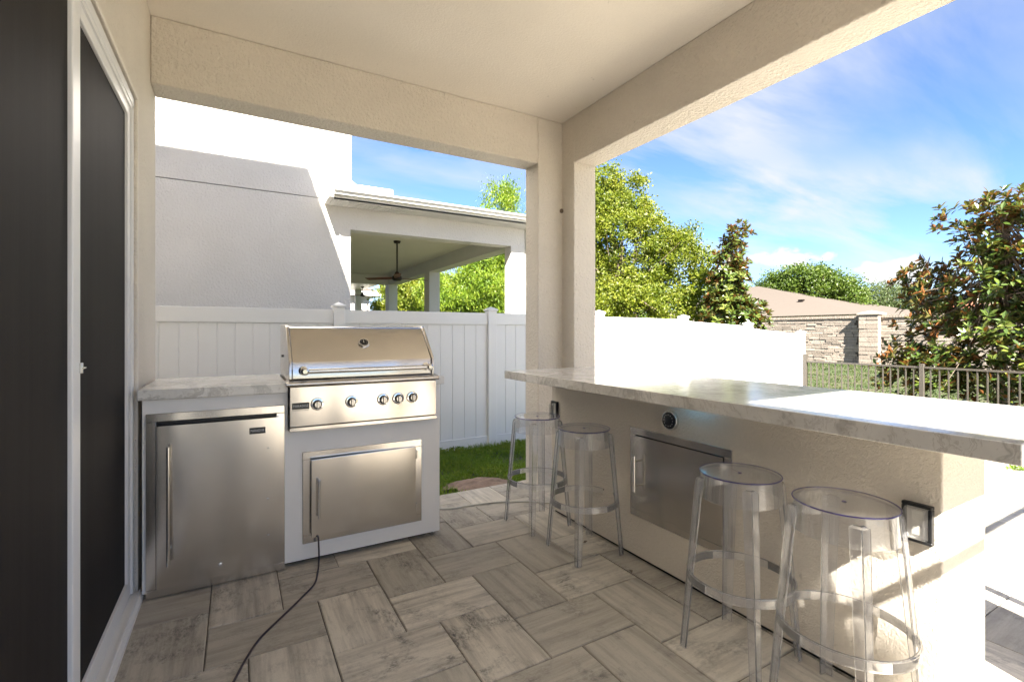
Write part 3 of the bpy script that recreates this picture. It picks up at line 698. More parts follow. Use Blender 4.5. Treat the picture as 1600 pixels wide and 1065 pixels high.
# ------------------------------------------------------------------ white vinyl fence
vf = thing('vinyl_fence', 'tall white vinyl privacy fence stepping down towards the back', 'fence', (1.012, YF, -.19))
posts = [-4.64, -2.76, -.88, 1.012, 2.975, 4.85, 6.74, 8.54, 10.31]
def ftop(i, end):      # rail height at the ends of section i
    return {5: (1.589, 1.572), 6: (1.545, 1.47), 7: (1.425, 1.306)}.get(i, (1.608, 1.608))[end]
PW = .062
for i, x in enumerate(posts):
    if i == 0: zt = 1.608
    elif i == len(posts)-1: zt = ftop(i-1, 1)
    else: zt = max(ftop(i-1, 1), ftop(i, 0))
    zt += .03; gb = gz(x, YF)-.1
    p = MB().box(x-PW, x+PW, YF-PW, YF+PW, gb, zt).build('post', 'vinyl', vf, bevel=.006)
    m = MB(); c = PW+.012; m.box(x-c, x+c, YF-c, YF+c, zt+.001, zt+.022)
    m.add([(x-c, YF-c, zt+.022), (x+c, YF-c, zt+.022), (x+c, YF+c, zt+.022), (x-c, YF+c, zt+.022), (x, YF, zt+.058)], [(0, 1, 4), (1, 2, 4), (2, 3, 4), (3, 0, 4)]); m.build('post_cap', 'vinyl', p)
for i in range(len(posts)-1):
    xa, xb = posts[i]+PW, posts[i+1]-PW; za, zb = ftop(i, 0), ftop(i, 1); HT = 1.79
    zt = lambda x: za+(zb-za)*(x-xa)/(xb-xa)
    def sl(x0, x1, y0, y1, lo, hi, name):
        m = MB(); b = [(x0, y0), (x1, y0), (x1, y1), (x0, y1)]
        m.hexa([(x, y, zt(x)+lo) for x, y in b], [(x, y, zt(x)+hi) for x, y in b]); return m.build(name, 'vinyl', vf, bevel=.004)
    sl(xa, xb, YF-.028, YF+.028, -.155, 0, 'top_rail'); sl(xa, xb, YF-.028, YF+.028, -HT, -HT+.15, 'bottom_rail')
    n = 11; wd = (xb-xa)/n
    for k in range(n): sl(xa+k*wd+.0025, xa+(k+1)*wd-.0025, YF-.011, YF+.011, -HT+.15, -.155, 'plank')
    m = MB(); b = [(xa, YF-.004), (xb, YF-.004), (xb, YF+.004), (xa, YF+.004)]; m.hexa([(x, y, zt(x)-HT+.15) for x, y in b], [(x, y, zt(x)-.156) for x, y in b]); m.build('panel_core', 'vinyl', vf)
L(vf)
for o in vf.children:
    pass
# bronze picket fence
XI = 10.31
pf_ = thing('picket_fence', 'low bronze metal picket fence between the lawn and the magnolia', 'fence', (XI, 2.4, -.45))
ztop = .76
for k, y in enumerate((YF-.10, 3.70, 1.66, -.38, -2.4)):
    w_ = .032; MB().box(XI-w_, XI+w_, y-w_, y+w_, -.55, ztop+.045 if k else ztop+.14).build('post', 'bronze', pf_, bevel=.003)
yy = [YF-.10, 3.70, 1.66, -.38, -2.4]
pick = None
for a, b in zip(yy[:-1], yy[1:]):
    MB().box(XI-.018, XI+.018, b+.032, a-.032, ztop-.032, ztop).build('rail', 'bronze', pf_); MB().box(XI-.015, XI+.015, b+.032, a-.032, -.33, -.30).build('rail', 'bronze', pf_)
    n = int((a-b)/.122)
    for k in range(1, n+1):
        y = b+.0+(a-b)*k/(n+1)
        if pick is None:
            pick = MB().box(-.009, .009, -.009, .009, -.40, ztop-.033).build('picket', 'bronze', pf_, loc=(XI, y, 0))
        else:
            c = pick.copy(); COL.objects.link(c); c.location = (XI, y, 0)
L(pf_)

# ------------------------------------------------------------------ neighbouring house
nb = thing('neighbour_house', 'white two-storey stucco house with a covered porch, directly behind the fence', 'house', (1.47, YN, -.2))
NX = 1.47; ZN = 1.35+.2065*YN; ZNC = 3.235; ZS_ = 1.35+.2475*YN
m = MB(); zj = 1.35+.262*YN
m.box(-9, NX, YN, 20, -.4, zj-.006); m.box(-9, NX, YN, 20, zj+.006, 7.0); m.build('wall', 'stucco_white', nb); MB().box(-8.99, NX-.02, YN+.02, 19.98, zj-.0055, zj+.0055).build('control_joint', 'joint', nb)
MB().box(-9.5, NX+.4, YN-.12, 20.5, 7.0, 7.2).build('upper_eave', 'trim', nb)
CX0, CX1 = 4.22, 4.50
m = MB(); m.box(NX+.0, CX0, YN+.001, YN+.23, ZN, ZS_+.05); m.build('beam', 'stucco_white', nb)
MB().box(CX0, CX1, YN+.231, 15.3, ZN, ZS_+.05).build('beam', 'stucco_white', nb)
MB().box(NX, CX0, 15.3, 15.5, ZN, ZS_+.05).build('beam', 'stucco_white', nb)
MB().box(NX, CX0-.001, YN+.231, 15.3, ZNC-.07, ZNC+.0).build('ceiling', 'stucco_ceiling', nb)
for y0, y1 in ((YN-.001, YN+.23), (11.57, 11.95), (15.3, 15.7)): MB().box(CX0, CX1, y0, y1, -.4, ZN if y0 > 8 and y0 < 15 else ZS_+.05).build('column', 'stucco_white', nb)
MB().box(CX1+.02, CX1+.09, YN-.02, YN+.05, -.3, ZS_).build('downspout', 'trim', nb, bevel=.008)
# porch eave: soffit, fascia, ogee gutter, shingles
YE = YN-.40; XE1 = CX1+.42; XE0 = 1.16
m = MB(); m.box(XE0, XE1, YE, YN-.002, ZS_+.02, ZS_+.04); 
for k in range(90):
    x = XE0+.01+k*(XE1-XE0)/90; m.box(x, x+.012, YE+.01, YN-.01, ZS_+.012, ZS_+.02)
m.build('soffit', 'trim', nb); 
MB().box(CX1, XE1, YN, 15.7, ZS_+.02, ZS_+.04).build('soffit', 'trim', nb)
def gut(y, z0, z1): 
    h = z1-z0; return [(y+.0, z0), (y-.085, z0), (y-.09, z0+h*.25), (y-.105, z0+h*.5), (y-.125, z0+h*.72), (y-.125, z0+h*.88), (y-.132, z0+h*.9), (y-.132, z1), (y-.11, z1), (y-.11, z0+h*.9), (y, z0+h*.9)]
zg0, zg1 = ZS_+.05, 1.35+.285*(YE-.10)
MB().prism(gut(YE-.002, zg0+.02, zg1), 0, XE0, XE1+.1).build('gutter', 'trim', nb)
MB().box(XE0+.01, XE1, YE-.0, YE+.02, zg0-.03, zg1-.02).build('fascia', 'trim', nb)
rp = .30; m = MB()
rows = 16; run = 2.4
for r_ in range(rows):        # overlapping shingle courses
    ya = YE-.04+r_*run/rows; yb = ya+run/rows+.03; za = zg1-.01+rp*(ya-YE); zb = zg1-.01+rp*(yb-YE)
    x = NX+.004-(.25 if r_ % 2 else .05); xr = XE1-.0-rp*0-(r_*run/rows)*.0
    x = max(x, NX+.003)
    while x < XE1-(r_*run/rows)*.9:
        x2 = min(x+.30, XE1-(r_*run/rows)*.9); x2 = max(x2, x+.02)
        m.hexa([(x, ya, za-.012), (x2-.004, ya, za-.012), (x2-.004, yb, zb-.026), (x, yb, zb-.026)], [(x, ya, za+.008), (x2-.004, ya, za+.008), (x2-.004, yb, zb-.006), (x, yb, zb-.006)]); x = x2
m.build('porch_roof_shingles', 'shingle_grey', nb)['kind'] = 'stuff'
m = MB(); m.add([(NX+.003, YE, zg1-.03), (XE1, YE, zg1-.03), (XE1, 15.7, zg1-.03), (NX+.003, 15.7, zg1-.03), (NX+.003, YE+2.4, zg1+.66), (NX+.003, 13.3, zg1+.66)], [(0, 1, 4), (1, 2, 5, 4), (2, 3, 5), (3, 0, 4, 5), (3, 2, 1, 0)]); m.build('porch_roof', 'shingle_grey', nb)
# diverter box lying at the foot of the wall, corner downspout with elbow
MB().prism([(YE-.03, zg1-.005), (YE-.03, zg1+.115), (YE+.16, zg1+.165), (YE+.16, zg1+.02)], 0, NX-.12, NX+.52).build('flashing', 'trim', nb, bevel=.01)
m = MB(); xc = NX-.05
m.prism([(NX-.085, YN-.075), (NX-.0, YN-.075), (NX-.0, YN-.003), (NX-.085, YN-.003)], 2, zg1+.30, 6.99)
m.tube([(NX-.045, YN-.04, zg1+.32), (NX-.03, YN-.06, zg1+.24), (NX+.06, YN-.12, zg1+.15), (NX+.17, YN-.16, zg1+.11)], .045, 8); m.build('downspout', 'trim', nb, bevel=.006)
MB().box(XE0-.06, XE0, YE-.05, YN-.003, ZS_+.03, zg1).build('rake_board', 'trim', nb, bevel=.004)
L(nb)
def fan(x, y, zc, rod, rad, label, rz=0, small=False):
    t = thing('ceiling_fan', label, 'ceiling fan', (x, y, zc), rz, 'ceiling fans on the porches')
    MB().lathe([(.07, 0), (.07, -.02), (.055, -.045), (.02, -.05)], n=20).build('canopy', 'fan_metal', t)
    MB().tube([(0, 0, -.04), (0, 0, -rod)], .016, 10).build('rod', 'fan_metal', t)
    MB().lathe([(.02, -rod+.12), (.045, -rod+.09), (.05, -rod+.04), (.095, -rod+.02), (.10, -rod-.04), (.07, -rod-.07), (0, -rod-.075)], n=24).build('motor', 'fan_metal', t)
    for k in range(3 if not small else 3):
        a = 2*math.pi*k/3; m = MB(); c, s = math.cos(a), math.sin(a); q = []
        for r_, w_ in ((.08, .03), (.16, .055), (rad, .07)):
            for sg in (-1, 1): q.append((r_, sg*w_, -rod-.01+sg*.012))
        vs = [(c*px-s*py, s*px+c*py, pz) for px, py, pz in q]; vs += [(vx, vy, vz-.008) for vx, vy, vz in vs]
        m.add(vs, [(0, 2, 3, 1), (2, 4, 5, 3), (6, 7, 9, 8), (8, 9, 11, 10), (0, 6, 8, 2), (2, 8, 10, 4), (4, 10, 11, 5), (5, 11, 9, 3), (3, 9, 7, 1), (1, 7, 6, 0)]); m.build('blade', 'fan_blade', t)
    return t
fan(2.77, 9.44, ZNC-.07, .72, .68, 'dark ceiling fan hanging on a long rod in the neighbouring porch', .25)
h3 = thing('distant_white_house', 'bright white house wall glimpsed through the neighbouring porch', 'house', (5, 27, -.3))
MB().box(-6, 5.9, 25, 33, -.3, 3.2).build('wall', 'stucco_white', h3); MB().box(-6.4, 6.4, 24.6, 33.4, 3.2, 3.42).build('eave', 'trim', h3)
m = MB(); m.add([(-6.4, 24.6, 3.42), (6.4, 24.6, 3.42), (6.4, 33.4, 3.42), (-6.4, 33.4, 3.42), (-2, 29, 5), (2, 29, 5)], [(0, 1, 5, 4), (1, 2, 5), (2, 3, 4, 5), (3, 0, 4)]); m.build('roof', 'shingle', h3)
L(h3)
fan(4.55, 20.5, 3.25, .35, .6, 'tiny dark ceiling fan seen far off past the porch columns', 1.0, True)
# porch that the far fan hangs from
fp = thing('far_porch', 'far porch canopy beyond the neighbouring one', 'porch', (3.5, 20.5, 0))
MB().box(1.6, 4.9, 18.6, 22.4, 3.252, 3.4).build('roof', 'trim', fp); MB().box(4.6, 4.85, 22.0, 22.3, -.3, 3.25).build('column', 'stucco_white', fp); MB().box(1.6, 1.85, 22.0, 22.3, -.3, 3.25).build('column', 'stucco_white', fp)
MB().box(1.6, 1.85, 18.7, 18.95, -.3, 3.25).build('column', 'stucco_white', fp)
L(fp)

# ------------------------------------------------------------------ perimeter wall of split block
pw = thing('block_wall', 'long tan split-face block wall with a capped pillar beyond the lawn', 'wall', (28, 12, -.3))
WXX = 27.9; wz0, wz1 = -.35, 2.24
MB().box(WXX+.05, WXX+.25, -14, 34, wz0, wz1-.1).build('wall_core', 'mortar', pw)
pil = [(-11.6, .86), (.25, .86), (12.1, .86), (24.0, .86)]
def inp(y): return any(abs(y-c) < w_/2+.02 for c, w_ in pil)
m = MB(); rr = random.Random(3); z = wz0
while z < wz1-.24:
    hgt = rr.choice((.095, .12, .15)); y = 0-rr.random()*.3
    while y < 33.8:
        l = rr.choice((.28, .4, .5, .62)); dx = rr.uniform(0, .035)
        if not inp(y+l/2) and y+l < 34:
            x0 = WXX+.02-dx; x1 = WXX+.06; b = [(x0, y+.008), (x1, y+.008), (x1, y+l-.008), (x0, y+l-.008)]; s = rr.uniform(-.012, .012)
            m.hexa([(x-.0, yy_, z+.007) for x, yy_ in b], [(x+(s if x == x0 else 0), yy_, z+hgt-.007) for x, yy_ in b])
        y += l
    z += hgt
m.build('wall_blocks', 'block', pw)['kind'] = 'stuff'
m = MB(); y = 0
while y < 33.8:
    if not inp(y): m.box(WXX-.045, WXX+.3, y+.008, y+.112, z, z+.135)
    y += .12
m.build('coping_blocks', 'block', pw)['kind'] = 'stuff'
for c_, w_ in pil:
    p = MB().box(WXX-.24, WXX+.34, c_-w_/2+.03, c_+w_/2-.03, wz0, wz1).build('pillar', 'mortar', pw)
    m = MB(); z = wz0; k = 0
    while z < wz1-.05:
        hgt = min(rr.choice((.18, .22, .28)), wz1-z); spl = rr.uniform(-.15, .15)
        for a, b in ((c_-w_/2, c_+spl), (c_+spl, c_+w_/2)): m.box(WXX-.27-rr.uniform(0, .025), WXX-.235, a+.008, b-.008, z+.008, z+hgt-.008)
        for sg in (-1, 1):
            ys_ = c_+sg*(w_/2-.03); m.box(WXX-.26, WXX+.3, min(ys_, ys_+sg*.03)+.001, max(ys_, ys_+sg*.03)-.0, z+.008, z+hgt-.008)
        z += hgt; k += 1
    m.build('pillar_block', 'block', p)['kind'] = 'stuff'
    m = MB(); c = w_/2+.08; x0, x1 = WXX-.33, WXX+.42; m.box(x0, x1, c_-c, c_+c, wz1+.001, wz1+.09)
    m.add([(x0+.03, c_-c+.03, wz1+.09), (x1-.03, c_-c+.03, wz1+.09), (x1-.03, c_+c-.03, wz1+.09), (x0+.03, c_+c-.03, wz1+.09), (WXX+.05, c_, wz1+.22)], [(0, 1, 4), (1, 2, 4), (2, 3, 4), (3, 0, 4)]); m.build('pillar_cap', 'cap', p)
L(pw)

# houses beyond the wall
hb_ = thing('brown_roof_house', 'low house with a wide brown shingle hip roof behind the block wall', 'house', (38, 22, 0))
MB().box(33, 44, 15.5, 31, -.3, 2.6).build('wall', 'stucco_white', hb_)
m = MB(); m.add([(32.2, 14.2, 2.45), (45, 14.2, 2.45), (45, 32, 2.45), (32.2, 32, 2.45), (38.4, 25.0, 5.25), (38.4, 27.5, 5.25)], [(0, 1, 4), (1, 2, 5, 4), (2, 3, 5), (3, 0, 4, 5), (3, 2, 1, 0)]); m.build('roof', 'shingle', hb_)
for x, y in ((34.6, 19.3), (34.9, 22.3)):
    z = 2.45+(x-32.2)*(2.8/6.2); MB().box(x-.14, x+.14, y-.16, y+.16, z-.05, z+.13).build('roof_vent', 'fan_metal', hb_)
L(hb_)
hr_ = thing('terracotta_roof_house', 'house with a terracotta tile roof glimpsed through the right magnolia', 'house', (42, 9, 0))
MB().box(38, 48, 5, 12.8, -.3, 2.9).build('wall', 'stucco_white', hr_)
m = MB(); m.add([(37.2, 4.4, 2.8), (48.5, 4.4, 2.8), (48.5, 13.4, 2.8), (37.2, 13.4, 2.8), (43, 8, 4.7), (43, 10, 4.7)], [(0, 1, 4), (1, 2, 5, 4), (2, 3, 5), (3, 0, 4, 5), (3, 2, 1, 0)]); m.build('roof', 'tile_red', hr_)
L(hr_)

# ------------------------------------------------------------------ vegetation
def leaves(centres, per, spread, size, aspect=.5, seed=0, up=.3, fold=.12, shape='quad'):
    """many small folded leaves scattered about cluster centres; returns V, F arrays"""
    r = np.random.default_rng(seed); C = np.repeat(np.asarray(centres), per, axis=0); n = len(C)
    pos = C+r.normal(size=(n, 3))*np.array(spread)
    d = r.normal(size=(n, 3)); d[:, 2] += up; d /= np.linalg.norm(d, axis=1)[:, None]
    q = r.normal(size=(n, 3)); s = np.cross(d, q); s /= np.linalg.norm(s, axis=1)[:, None]; nn = np.cross(s, d)
    nn = np.where((nn[:, 2] < 0)[:, None], -nn, nn)
    sz = size*r.uniform(.65, 1.3, n)[:, None]; w_ = sz*aspect*.5
    a = pos-d*sz*.5; b = pos+s*w_+nn*fold*sz; c = pos+d*sz*.5; e = pos-s*w_+nn*fold*sz
    V = np.stack([a, b, c, e], 1).reshape(-1, 3); i = np.arange(n)*4
    F = np.stack([i, i+1, i+2, i+3], 1); return V, F
def crown_points(n, lumps, seed, edge=.55):
    """points in a union of ellipsoid lumps, denser near their surface"""
    r = np.random.default_rng(seed); vol = np.array([l[3]*l[4]*l[5] for l in lumps]); pk = r.choice(len(lumps), n, p=vol/vol.sum()); out = []
    for k in pk:
        d = r.normal(size=3); d /= np.linalg.norm(d); l = lumps[k]; rad = edge+(1.05-edge)*r.random()**.7
        out.append((l[0]+d[0]*l[3]*rad, l[1]+d[1]*l[4]*rad, l[2]+d[2]*l[5]*rad))
    return np.array(out)
def limbs(base, tips, trunk_r, fork, seed, nmax=40, r_tip=.008):
    rr = random.Random(seed); m = MB(); b = Vector(base); top = Vector((fork[0], fork[1], fork[2]))
    pts = [b.lerp(top, t)+Vector((rr.uniform(-.04, .04), rr.uniform(-.04, .04), 0))*(1 if 0 < t < 1 else 0) for t in [i/5 for i in range(6)]]
    m.tube(pts, [trunk_r*(1-.55*i/5) for i in range(6)], 9)
    m2 = MB(); tl = list(tips); rr.shuffle(tl)
    for t in tl[:nmax]:
        t = Vector(t); s = pts[0].lerp(pts[-1], rr.uniform(.35, 1)); mid = s.lerp(t, .5)+Vector((rr.uniform(-.1, .1), rr.uniform(-.1, .1), -.12*(t-s).length+rr.uniform(-.1, .1)))
        q = smooth([s, mid, t], 4); n = len(q); r0 = trunk_r*rr.uniform(.12, .28); m2.tube(q, [r0*(1-i/(n-1))+r_tip*(i/(n-1)) for i in range(n)], 5)
    return m, m2
def tree(name, label, loc, top, lumps, mat, per, clusters, size, spread, aspect=.5, seed=1, trunk_r=.16, group=None, nbr=40, up=.3, cat='tree', twig=0):
    """lumps are relative to loc (x, y) with absolute heights"""
    x, y = loc; z0 = gz(x, y)-.05; t = thing(name, label, cat, (x, y, z0), group=group)
    lm = [(a, b, c-z0, d, e, f) for a, b, c, d, e, f in lumps]
    C = crown_points(clusters, lm, seed)
    V, F = leaves(C, per, spread, size, aspect, seed, up)
    o = link('crown', fastmesh('crown', V, F, mat), t); o['kind'] = 'stuff'
    mz = np.mean([l[2] for l in lm]); m, m2 = limbs((0, 0, 0), C, trunk_r, (lm[0][0]*.5, lm[0][1]*.5, mz), seed, nbr)
    m.build('trunk', 'bark', t); m2.build('branches', 'bark', t); return t
# big yellow-green tree behind the fence
tree('elm_tree', 'large airy yellow-green tree rising behind the white fence right of the column', (11.6, 12.6), 7.5,
     [(0, 0, 4.2, 1.7, 1.7, 2.0), (-1.2, .5, 4.9, 1.3, 1.3, 1.7), (-.9, .4, 6.4, .9, .9, 1.0), (.1, -.3, 5.9, .8, .8, .9), (1.4, -1.2, 3.3, 1.2, 1.2, 1.4), (1.5, -1.2, 4.4, .7, .7, .8), (-.3, -.7, 2.2, 2.0, 1.6, 1.1), (1.9, -1.9, 2.4, 1.3, 1.0, 1.1), (-2.2, 1.0, 3.2, 1.6, 1.5, 2.2)],
     'leaf_elm', 100, 1050, .10, (.145, .145, .11), .6, 11, .17, nbr=110)
tree('podocarpus_tree', 'bright green needle-leaved tree seen above and below the porch roof', (7.9, 14.6), 7,
     [(0, 0, 2.6, 1.6, 1.6, 1.5), (-.3, 0, 4.0, 1.1, 1.1, 1.2), (.1, 0, 5.3, .75, .75, .9), (.35, .1, 6.1, .35, .35, .5), (-.15, -.1, 6.2, .2, .2, .45), (-1.7, .8, 2.4, 1.0, 1.0, 1.0), (1.3, -.5, 3.2, 1.1, 1.1, 1.7)],
     'leaf_pine', 190, 480, .17, (.14, .14, .2), .17, 5, .14, up=1.3, nbr=70)
tree('leafy_tree', 'light green leafy tree filling the gap between the porch columns', (6.6, 20.5), 5,
     [(0, 0, 2.0, 1.5, 1.5, 1.6), (.9, .2, 2.9, 1.2, 1.2, 1.1), (-.4, 0, 3.1, .8, .8, .8)], 'leaf_elm', 90, 420, .13, (.18, .18, .16), .6, 6, .12)
tree('round_oak_tree', 'dense rounded mid-green tree behind the brown roof', (40.5, 21.9), 8,
     [(0, 0, 4.6, 2.3, 3.0, 1.9), (0, 2.4, 4.5, 2.0, 2.2, 1.6), (.3, -1.8, 4.5, 2, 1.6, 1.5), (0, .8, 6.0, 1.7, 1.8, 1.0), (0, -3.0, 3.2, 1.5, 1.3, 1.5), (0, 4.2, 4.0, 1.4, 1.5, 1.7), (-.3, 2.6, 5.8, 1.1, 1.2, .9)],
     'leaf_oak', 60, 620, .19, (.3, .3, .22), .6, 8, .3, nbr=60)
tree('olive_green_tree', 'paler olive tree between the round tree and the right magnolia', (47, 19.6), 6,
     [(0, 0, 3.7, 2.2, 2.6, 1.7), (0, -2.3, 3.4, 1.8, 2.0, 1.3), (0, 1.4, 3.2, 1.6, 1.8, 1.4)], 'leaf_pale', 50, 330, .2, (.3, .3, .22), .4, 9, .25)
# far tree line closing the horizon
for i, (x, y, s, lb) in enumerate(((70, 5, 1.5, 'far green tree at the right end of the horizon'), (66, 30, 1.3, 'far green tree beyond the brown roof'), (40, 44, 1.4, 'far green tree hidden behind the yellow-green tree'), (22, 40, 1.3, 'far green tree beyond the porch'))):
    tree('far_tree', lb, (x, y), 6, [(0, 0, 2.6*s, 4, 4.5, 2.0*s), (1, 3.5, 2.2*s, 3, 3.2, 1.5*s), (0, -3.6, 2.0*s, 3, 3.4, 1.4*s)], 'leaf_oak', 36, 300, .34, (.4, .4, .3), .6, 20+i, .3, nbr=20)

# magnolias: whorls of large two-tone leaves at the branch tips
def mag_leaf_geo(L_=.17, wd=.066):
    v = [(0, 0, 0), (L_*.30, wd*.42, .006), (L_*.62, wd*.5, .004), (L_, 0, -.012), (L_*.62, -wd*.5, .004), (L_*.30, -wd*.42, .006), (L_*.5, 0, -.006)]
    f = [(0, 6, 1), (1, 6, 2), (2, 6, 3), (3, 6, 4), (4, 6, 5), (5, 6, 0)]
    return np.array(v), f
def magnolia(label, loc, lumps, whorls, seed, single=False, lsize=1.0, trunk_r=.07, nbr=120):
    rr = random.Random(seed); x, y = loc; z0 = gz(x, y)-.05; t = thing('magnolia_tree', label, 'tree', (x, y, z0), group='magnolia trees with rust-backed leaves')
    lm = [(a, b, c-z0, d, e, f) for a, b, c, d, e, f in lumps]; C = crown_points(whorls, lm, seed, .35)
    LV, LF = mag_leaf_geo(.17*lsize, .068*lsize); tf = []
    ctr = Vector((0, 0, np.mean([l[2] for l in lm])))
    for c in C:
        out = (Vector(c)-ctr); out.z = abs(out.z)*.4+.55*out.length*.8; out = (out.normalized()*.8+Vector((rr.uniform(-.5, .5), rr.uniform(-.5, .5), rr.uniform(-.1, .6)))).normalized()
        rq = out.to_track_quat('Z', 'Y').to_matrix().to_4x4(); n = rr.randint(7, 12); ph = rr.random()*6
        for k in range(n):
            el = rr.uniform(-.1, 1.05); az_ = ph+2.4*k; 
            T = Matrix.Translation(Vector(c)+out*(-.010*k)) @ rq @ Matrix.Rotation(az_, 4, 'Z') @ Matrix.Rotation(-el, 4, 'Y') @ Matrix.Rotation(rr.uniform(-.5, .5), 4, 'X') @ Matrix.Scale(rr.uniform(.7, 1.15), 4)
            tf.append(T)
    toc = Vector((-x, -y, 1.2)).normalized()
    if single:
        tf.sort(key=lambda T: -(T.translation.dot(toc)))
        ind, tf = tf[:290], tf[290:]
        me = bpy.data.meshes.new('leaf'); me.from_pydata([tuple(v) for v in LV], [], LF); me.materials.append(M['leaf_mag_single'])
        for T in ind:
            o = bpy.data.objects.new('leaf', me); COL.objects.link(o); o.parent = t; o.matrix_local = T
    A = np.array([[list(r_) for r_ in T] for T in tf]); V = np.einsum('nij,vj->nvi', A[:, :3, :3], LV)+A[:, None, :3, 3]
    n = len(tf); k = len(LV); F = (np.arange(n)[:, None, None]*k+np.array(LF)[None]).reshape(-1, 3)
    o = link('crown', fastmesh('crown', V.reshape(-1, 3), F, 'leaf_mag'), t); o['kind'] = 'stuff'
    m, m2 = limbs((0, 0, 0), C, trunk_r, (0, 0, max(l[2] for l in lm)), seed, nbr, .005); m.build('trunk', 'bark', t); m2.build('branches', 'bark', t)
def mag_single():
    m, G, b, out = new_mat('magnolia_leaf_single'); geo = G.n('ShaderNodeNewGeometry'); rnd = G.n('ShaderNodeObjectInfo').outputs['Random']
    c = G.ramp(rnd, [(0, (.02, .05, .012)), (.5, (.07, .105, .016)), (1, (.17, .18, .03))])
    c = G.mix(geo.outputs['Backfacing'], c, G.mix(G.math('GREATER_THAN', rnd, .42), (.20, .085, .032), (.115, .105, .035))); G.set(b, 'Base Color', c); G.set(b, 'Roughness', .28); G.set(b, 'Specular IOR Level', .6); return m
M['leaf_mag_single'] = mag_single()
magnolia('magnolia with glossy leaves standing just outside the right end of the picket fence view', (12.9, 3.35),
         [(0, 0, .9, 1.0, 1.5, 1.0), (.2, .3, 2.2, 1.0, 1.35, 1.0), (.1, -.3, 3.2, .8, .95, .75), (0, .05, 3.75, .5, .5, .45), (-.2, 1.2, 1.7, .5, .6, .45), (0, -1.4, 1.6, .9, 1.3, 1.3), (0, -1.3, 2.9, .8, .9, .8), (-.3, 1.1, .5, .7, 1.1, .55), (0, .45, 3.65, .6, .85, .45), (0, 1.25, 2.4, .5, .65, .42), (-.2, 1.5, .8, .6, .55, .45)],
         1750, 41, True, 1.0, .09, 120)
magnolia('narrow magnolia showing above the white fence beside the yellow-green tree', (12.6, 9.1),
         [(0, 0, 1.7, .75, .8, 1.1), (0, .1, 2.7, .6, .6, .8), (.1, .05, 3.5, .5, .52, .7), (.2, -.15, 4.25, .4, .42, .38), (.3, -.55, 1.9, .45, .5, .55), (0, -.4, 2.9, .3, .3, .25)], 800, 43, False, 1.0, .06, 60)

# grass: near strip behind the grill, and the lawn beyond the picket fence
def grass(name, label, x0, x1, y0, y1, n, h, wd, seed, keep=None, mat='grass'):
    r = np.random.default_rng(seed); X = r.uniform(x0, x1, n); Y = r.uniform(y0, y1, n)
    if keep is not None:
        k = keep(X, Y); X, Y = X[k], Y[k]
    n = len(X); Z = np.array([gz(a, b) for a, b in zip(X, Y)])-.01
    patch = np.array([.55+.9*max(0, noise.noise(Vector((a*1.6, b*1.6, 3)))+.35) for a, b in zip(X, Y)])
    hh = h*r.uniform(.5, 1.2, n)*patch; an = r.uniform(0, 6.28, n); lx, ly = r.normal(0, .45, n)*hh, r.normal(0, .45, n)*hh
    cx, cy = np.cos(an)*wd/2, np.sin(an)*wd/2
    a = np.stack([X-cx, Y-cy, Z], 1); b = np.stack([X+cx, Y+cy, Z], 1); m1 = np.stack([X+cx*.8+lx*.4, Y+cy*.8+ly*.4, Z+hh*.6], 1); m0 = np.stack([X-cx*.8+lx*.4, Y-cy*.8+ly*.4, Z+hh*.6], 1); tp = np.stack([X+lx, Y+ly, Z+hh], 1); tq = tp+np.stack([cx, cy, cx*0], 1)*.15
    V = np.stack([a, b, m1, m0, tq, tp], 1).reshape(-1, 3); i = np.arange(n)*6; F = np.concatenate([np.stack([i, i+1, i+2, i+3], 1), np.stack([i+3, i+2, i+4, i+5], 1)])
    o = link(name, fastmesh(name, V, F, mat)); tag(o, label, 'grass', kind='stuff'); return o
SX, SY, SA, SB = 1.97, 4.05, .32, .33            # bare soil patch
def off_patch(X, Y):
    wob = .22*np.sin(X*9+Y*4)+.15*np.sin(Y*13-X*5)
    return (((X-SX-.05*(Y-SY))/SA)**2+((Y-SY)/SB)**2 > 1+wob)
grass('near_grass', 'short green grass between the patio edge and the white fence', .9, 5.2, 3.80, 5.72, 26000, .075, .008, 3, off_patch)
grass('far_lawn_grass', 'green lawn beyond the picket fence', 8.7, 28, 2, 21, 70000, .06, .03, 4, mat='shaded_lawn_blades')
m = MB(); N = 26; rings = 6; vs = [(SX, SY, gz(SX, SY)+.045)]
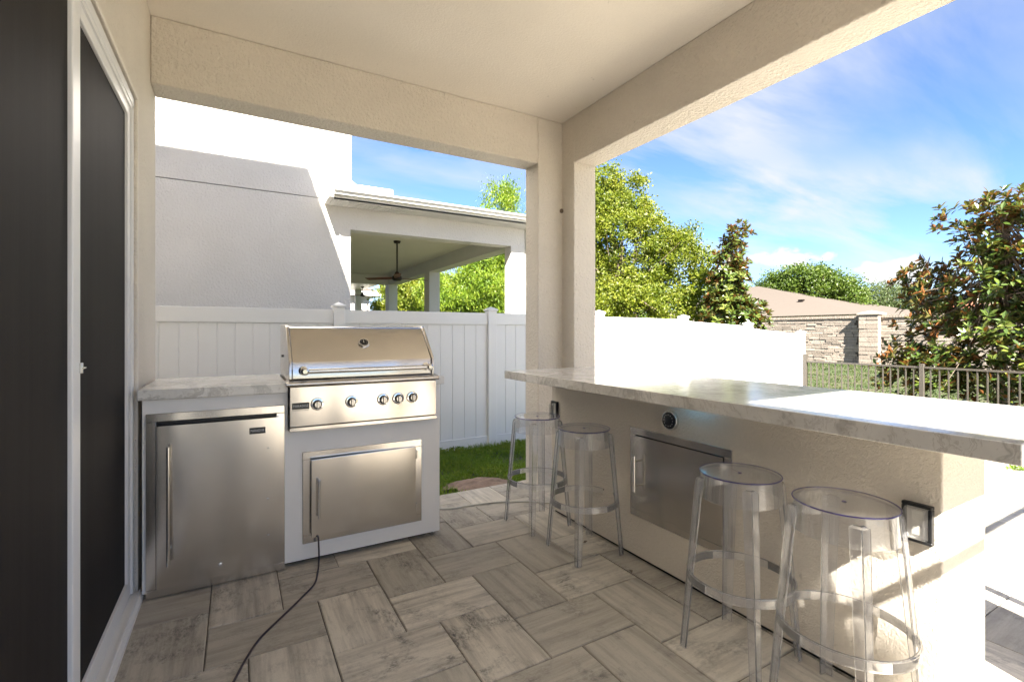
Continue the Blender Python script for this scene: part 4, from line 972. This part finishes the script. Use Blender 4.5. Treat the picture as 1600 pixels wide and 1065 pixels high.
for r_ in range(1, rings+1):
    for k in range(N):
        a = 2*math.pi*k/N; f = r_/rings*(1+.16*math.sin(3*a+1)+.10*math.sin(7*a)); x = SX+SA*1.12*f*math.cos(a); y = max(SY+SB*1.12*f*math.sin(a), 3.775)
        vs.append((x, y, gz(x, y)+.045*(1-f*f)+.002+.035*noise.noise(Vector((x*14, y*14, 1)))*(1.35-f)))
fs = [(0, 1+k, 1+(k+1) % N) for k in range(N)]+[(1+r_*N+k, 1+(r_+1)*N+k, 1+(r_+1)*N+(k+1) % N, 1+r_*N+(k+1) % N) for r_ in range(rings-1) for k in range(N)]
m.add(vs, fs, True); o = m.build('soil_patch', 'soil'); tag(o, kind='structure', label='bare brown soil patch at the edge of the pavers')
rg_ = np.random.default_rng(12); cc = []
while len(cc) < 420:
    x, y = rg_.uniform(.95, 4.5), rg_.uniform(3.82, 5.7)
    if off_patch(x, y) and noise.noise(Vector((x*2.3, y*2.3, 7))) > -.05: cc.append((x, y, gz(x, y)+.03))
V, F = leaves(cc, 26, (.045, .045, .016), .04, .45, 31, .9)
tag(link('near_weeds', fastmesh('near_weeds', V, F, 'grass')), 'low broad-leaved weeds mixed into the grass by the white fence', 'weeds', kind='stuff')
# weed growing in a joint outside
r_ = random.Random(5)
for (x, y, lb) in ((6.65, 1.62, 'small green weed in the sunlit outdoor pavers, farther tuft'), (4.75, 1.42, 'small flat weed in a joint of the sunlit outdoor pavers')):
    C = np.array([(x+r_.uniform(-.05, .05), y+r_.uniform(-.05, .05), .02) for k in range(14)]); V, F = leaves(C, 7, (.02, .02, .012), .07, .12, 3, 1.0)
    o = link('weed', fastmesh('weed', V, F, 'grass')); tag(o, lb, 'weed', 'weeds in the paver joints')
# dead leaves on the floor
for (x, y, lb) in ((1.93, 2.02, 'small brown dead leaf on the pavers close to the bar door'), (1.95, 2.45, 'small brown dead leaf on the pavers under the second stool')):
    m = MB(); m.add([(-.02, -.007, .002), (.0, -.010, .008), (.022, 0, .003), (.0, .010, .009), (-.02, .007, .002)], [(0, 1, 2, 3, 4)]); o = m.build('dead_leaf', 'bark', loc=(x, y, .001)); o.rotation_euler = (0, 0, r_.random()*6); tag(o, lb, 'leaf', 'dead leaves on the patio')
tris = sum(len(o.data.polygons) for o in bpy.data.objects if o.type == 'MESH'); print('faces', tris, 'objects', len(bpy.data.objects))
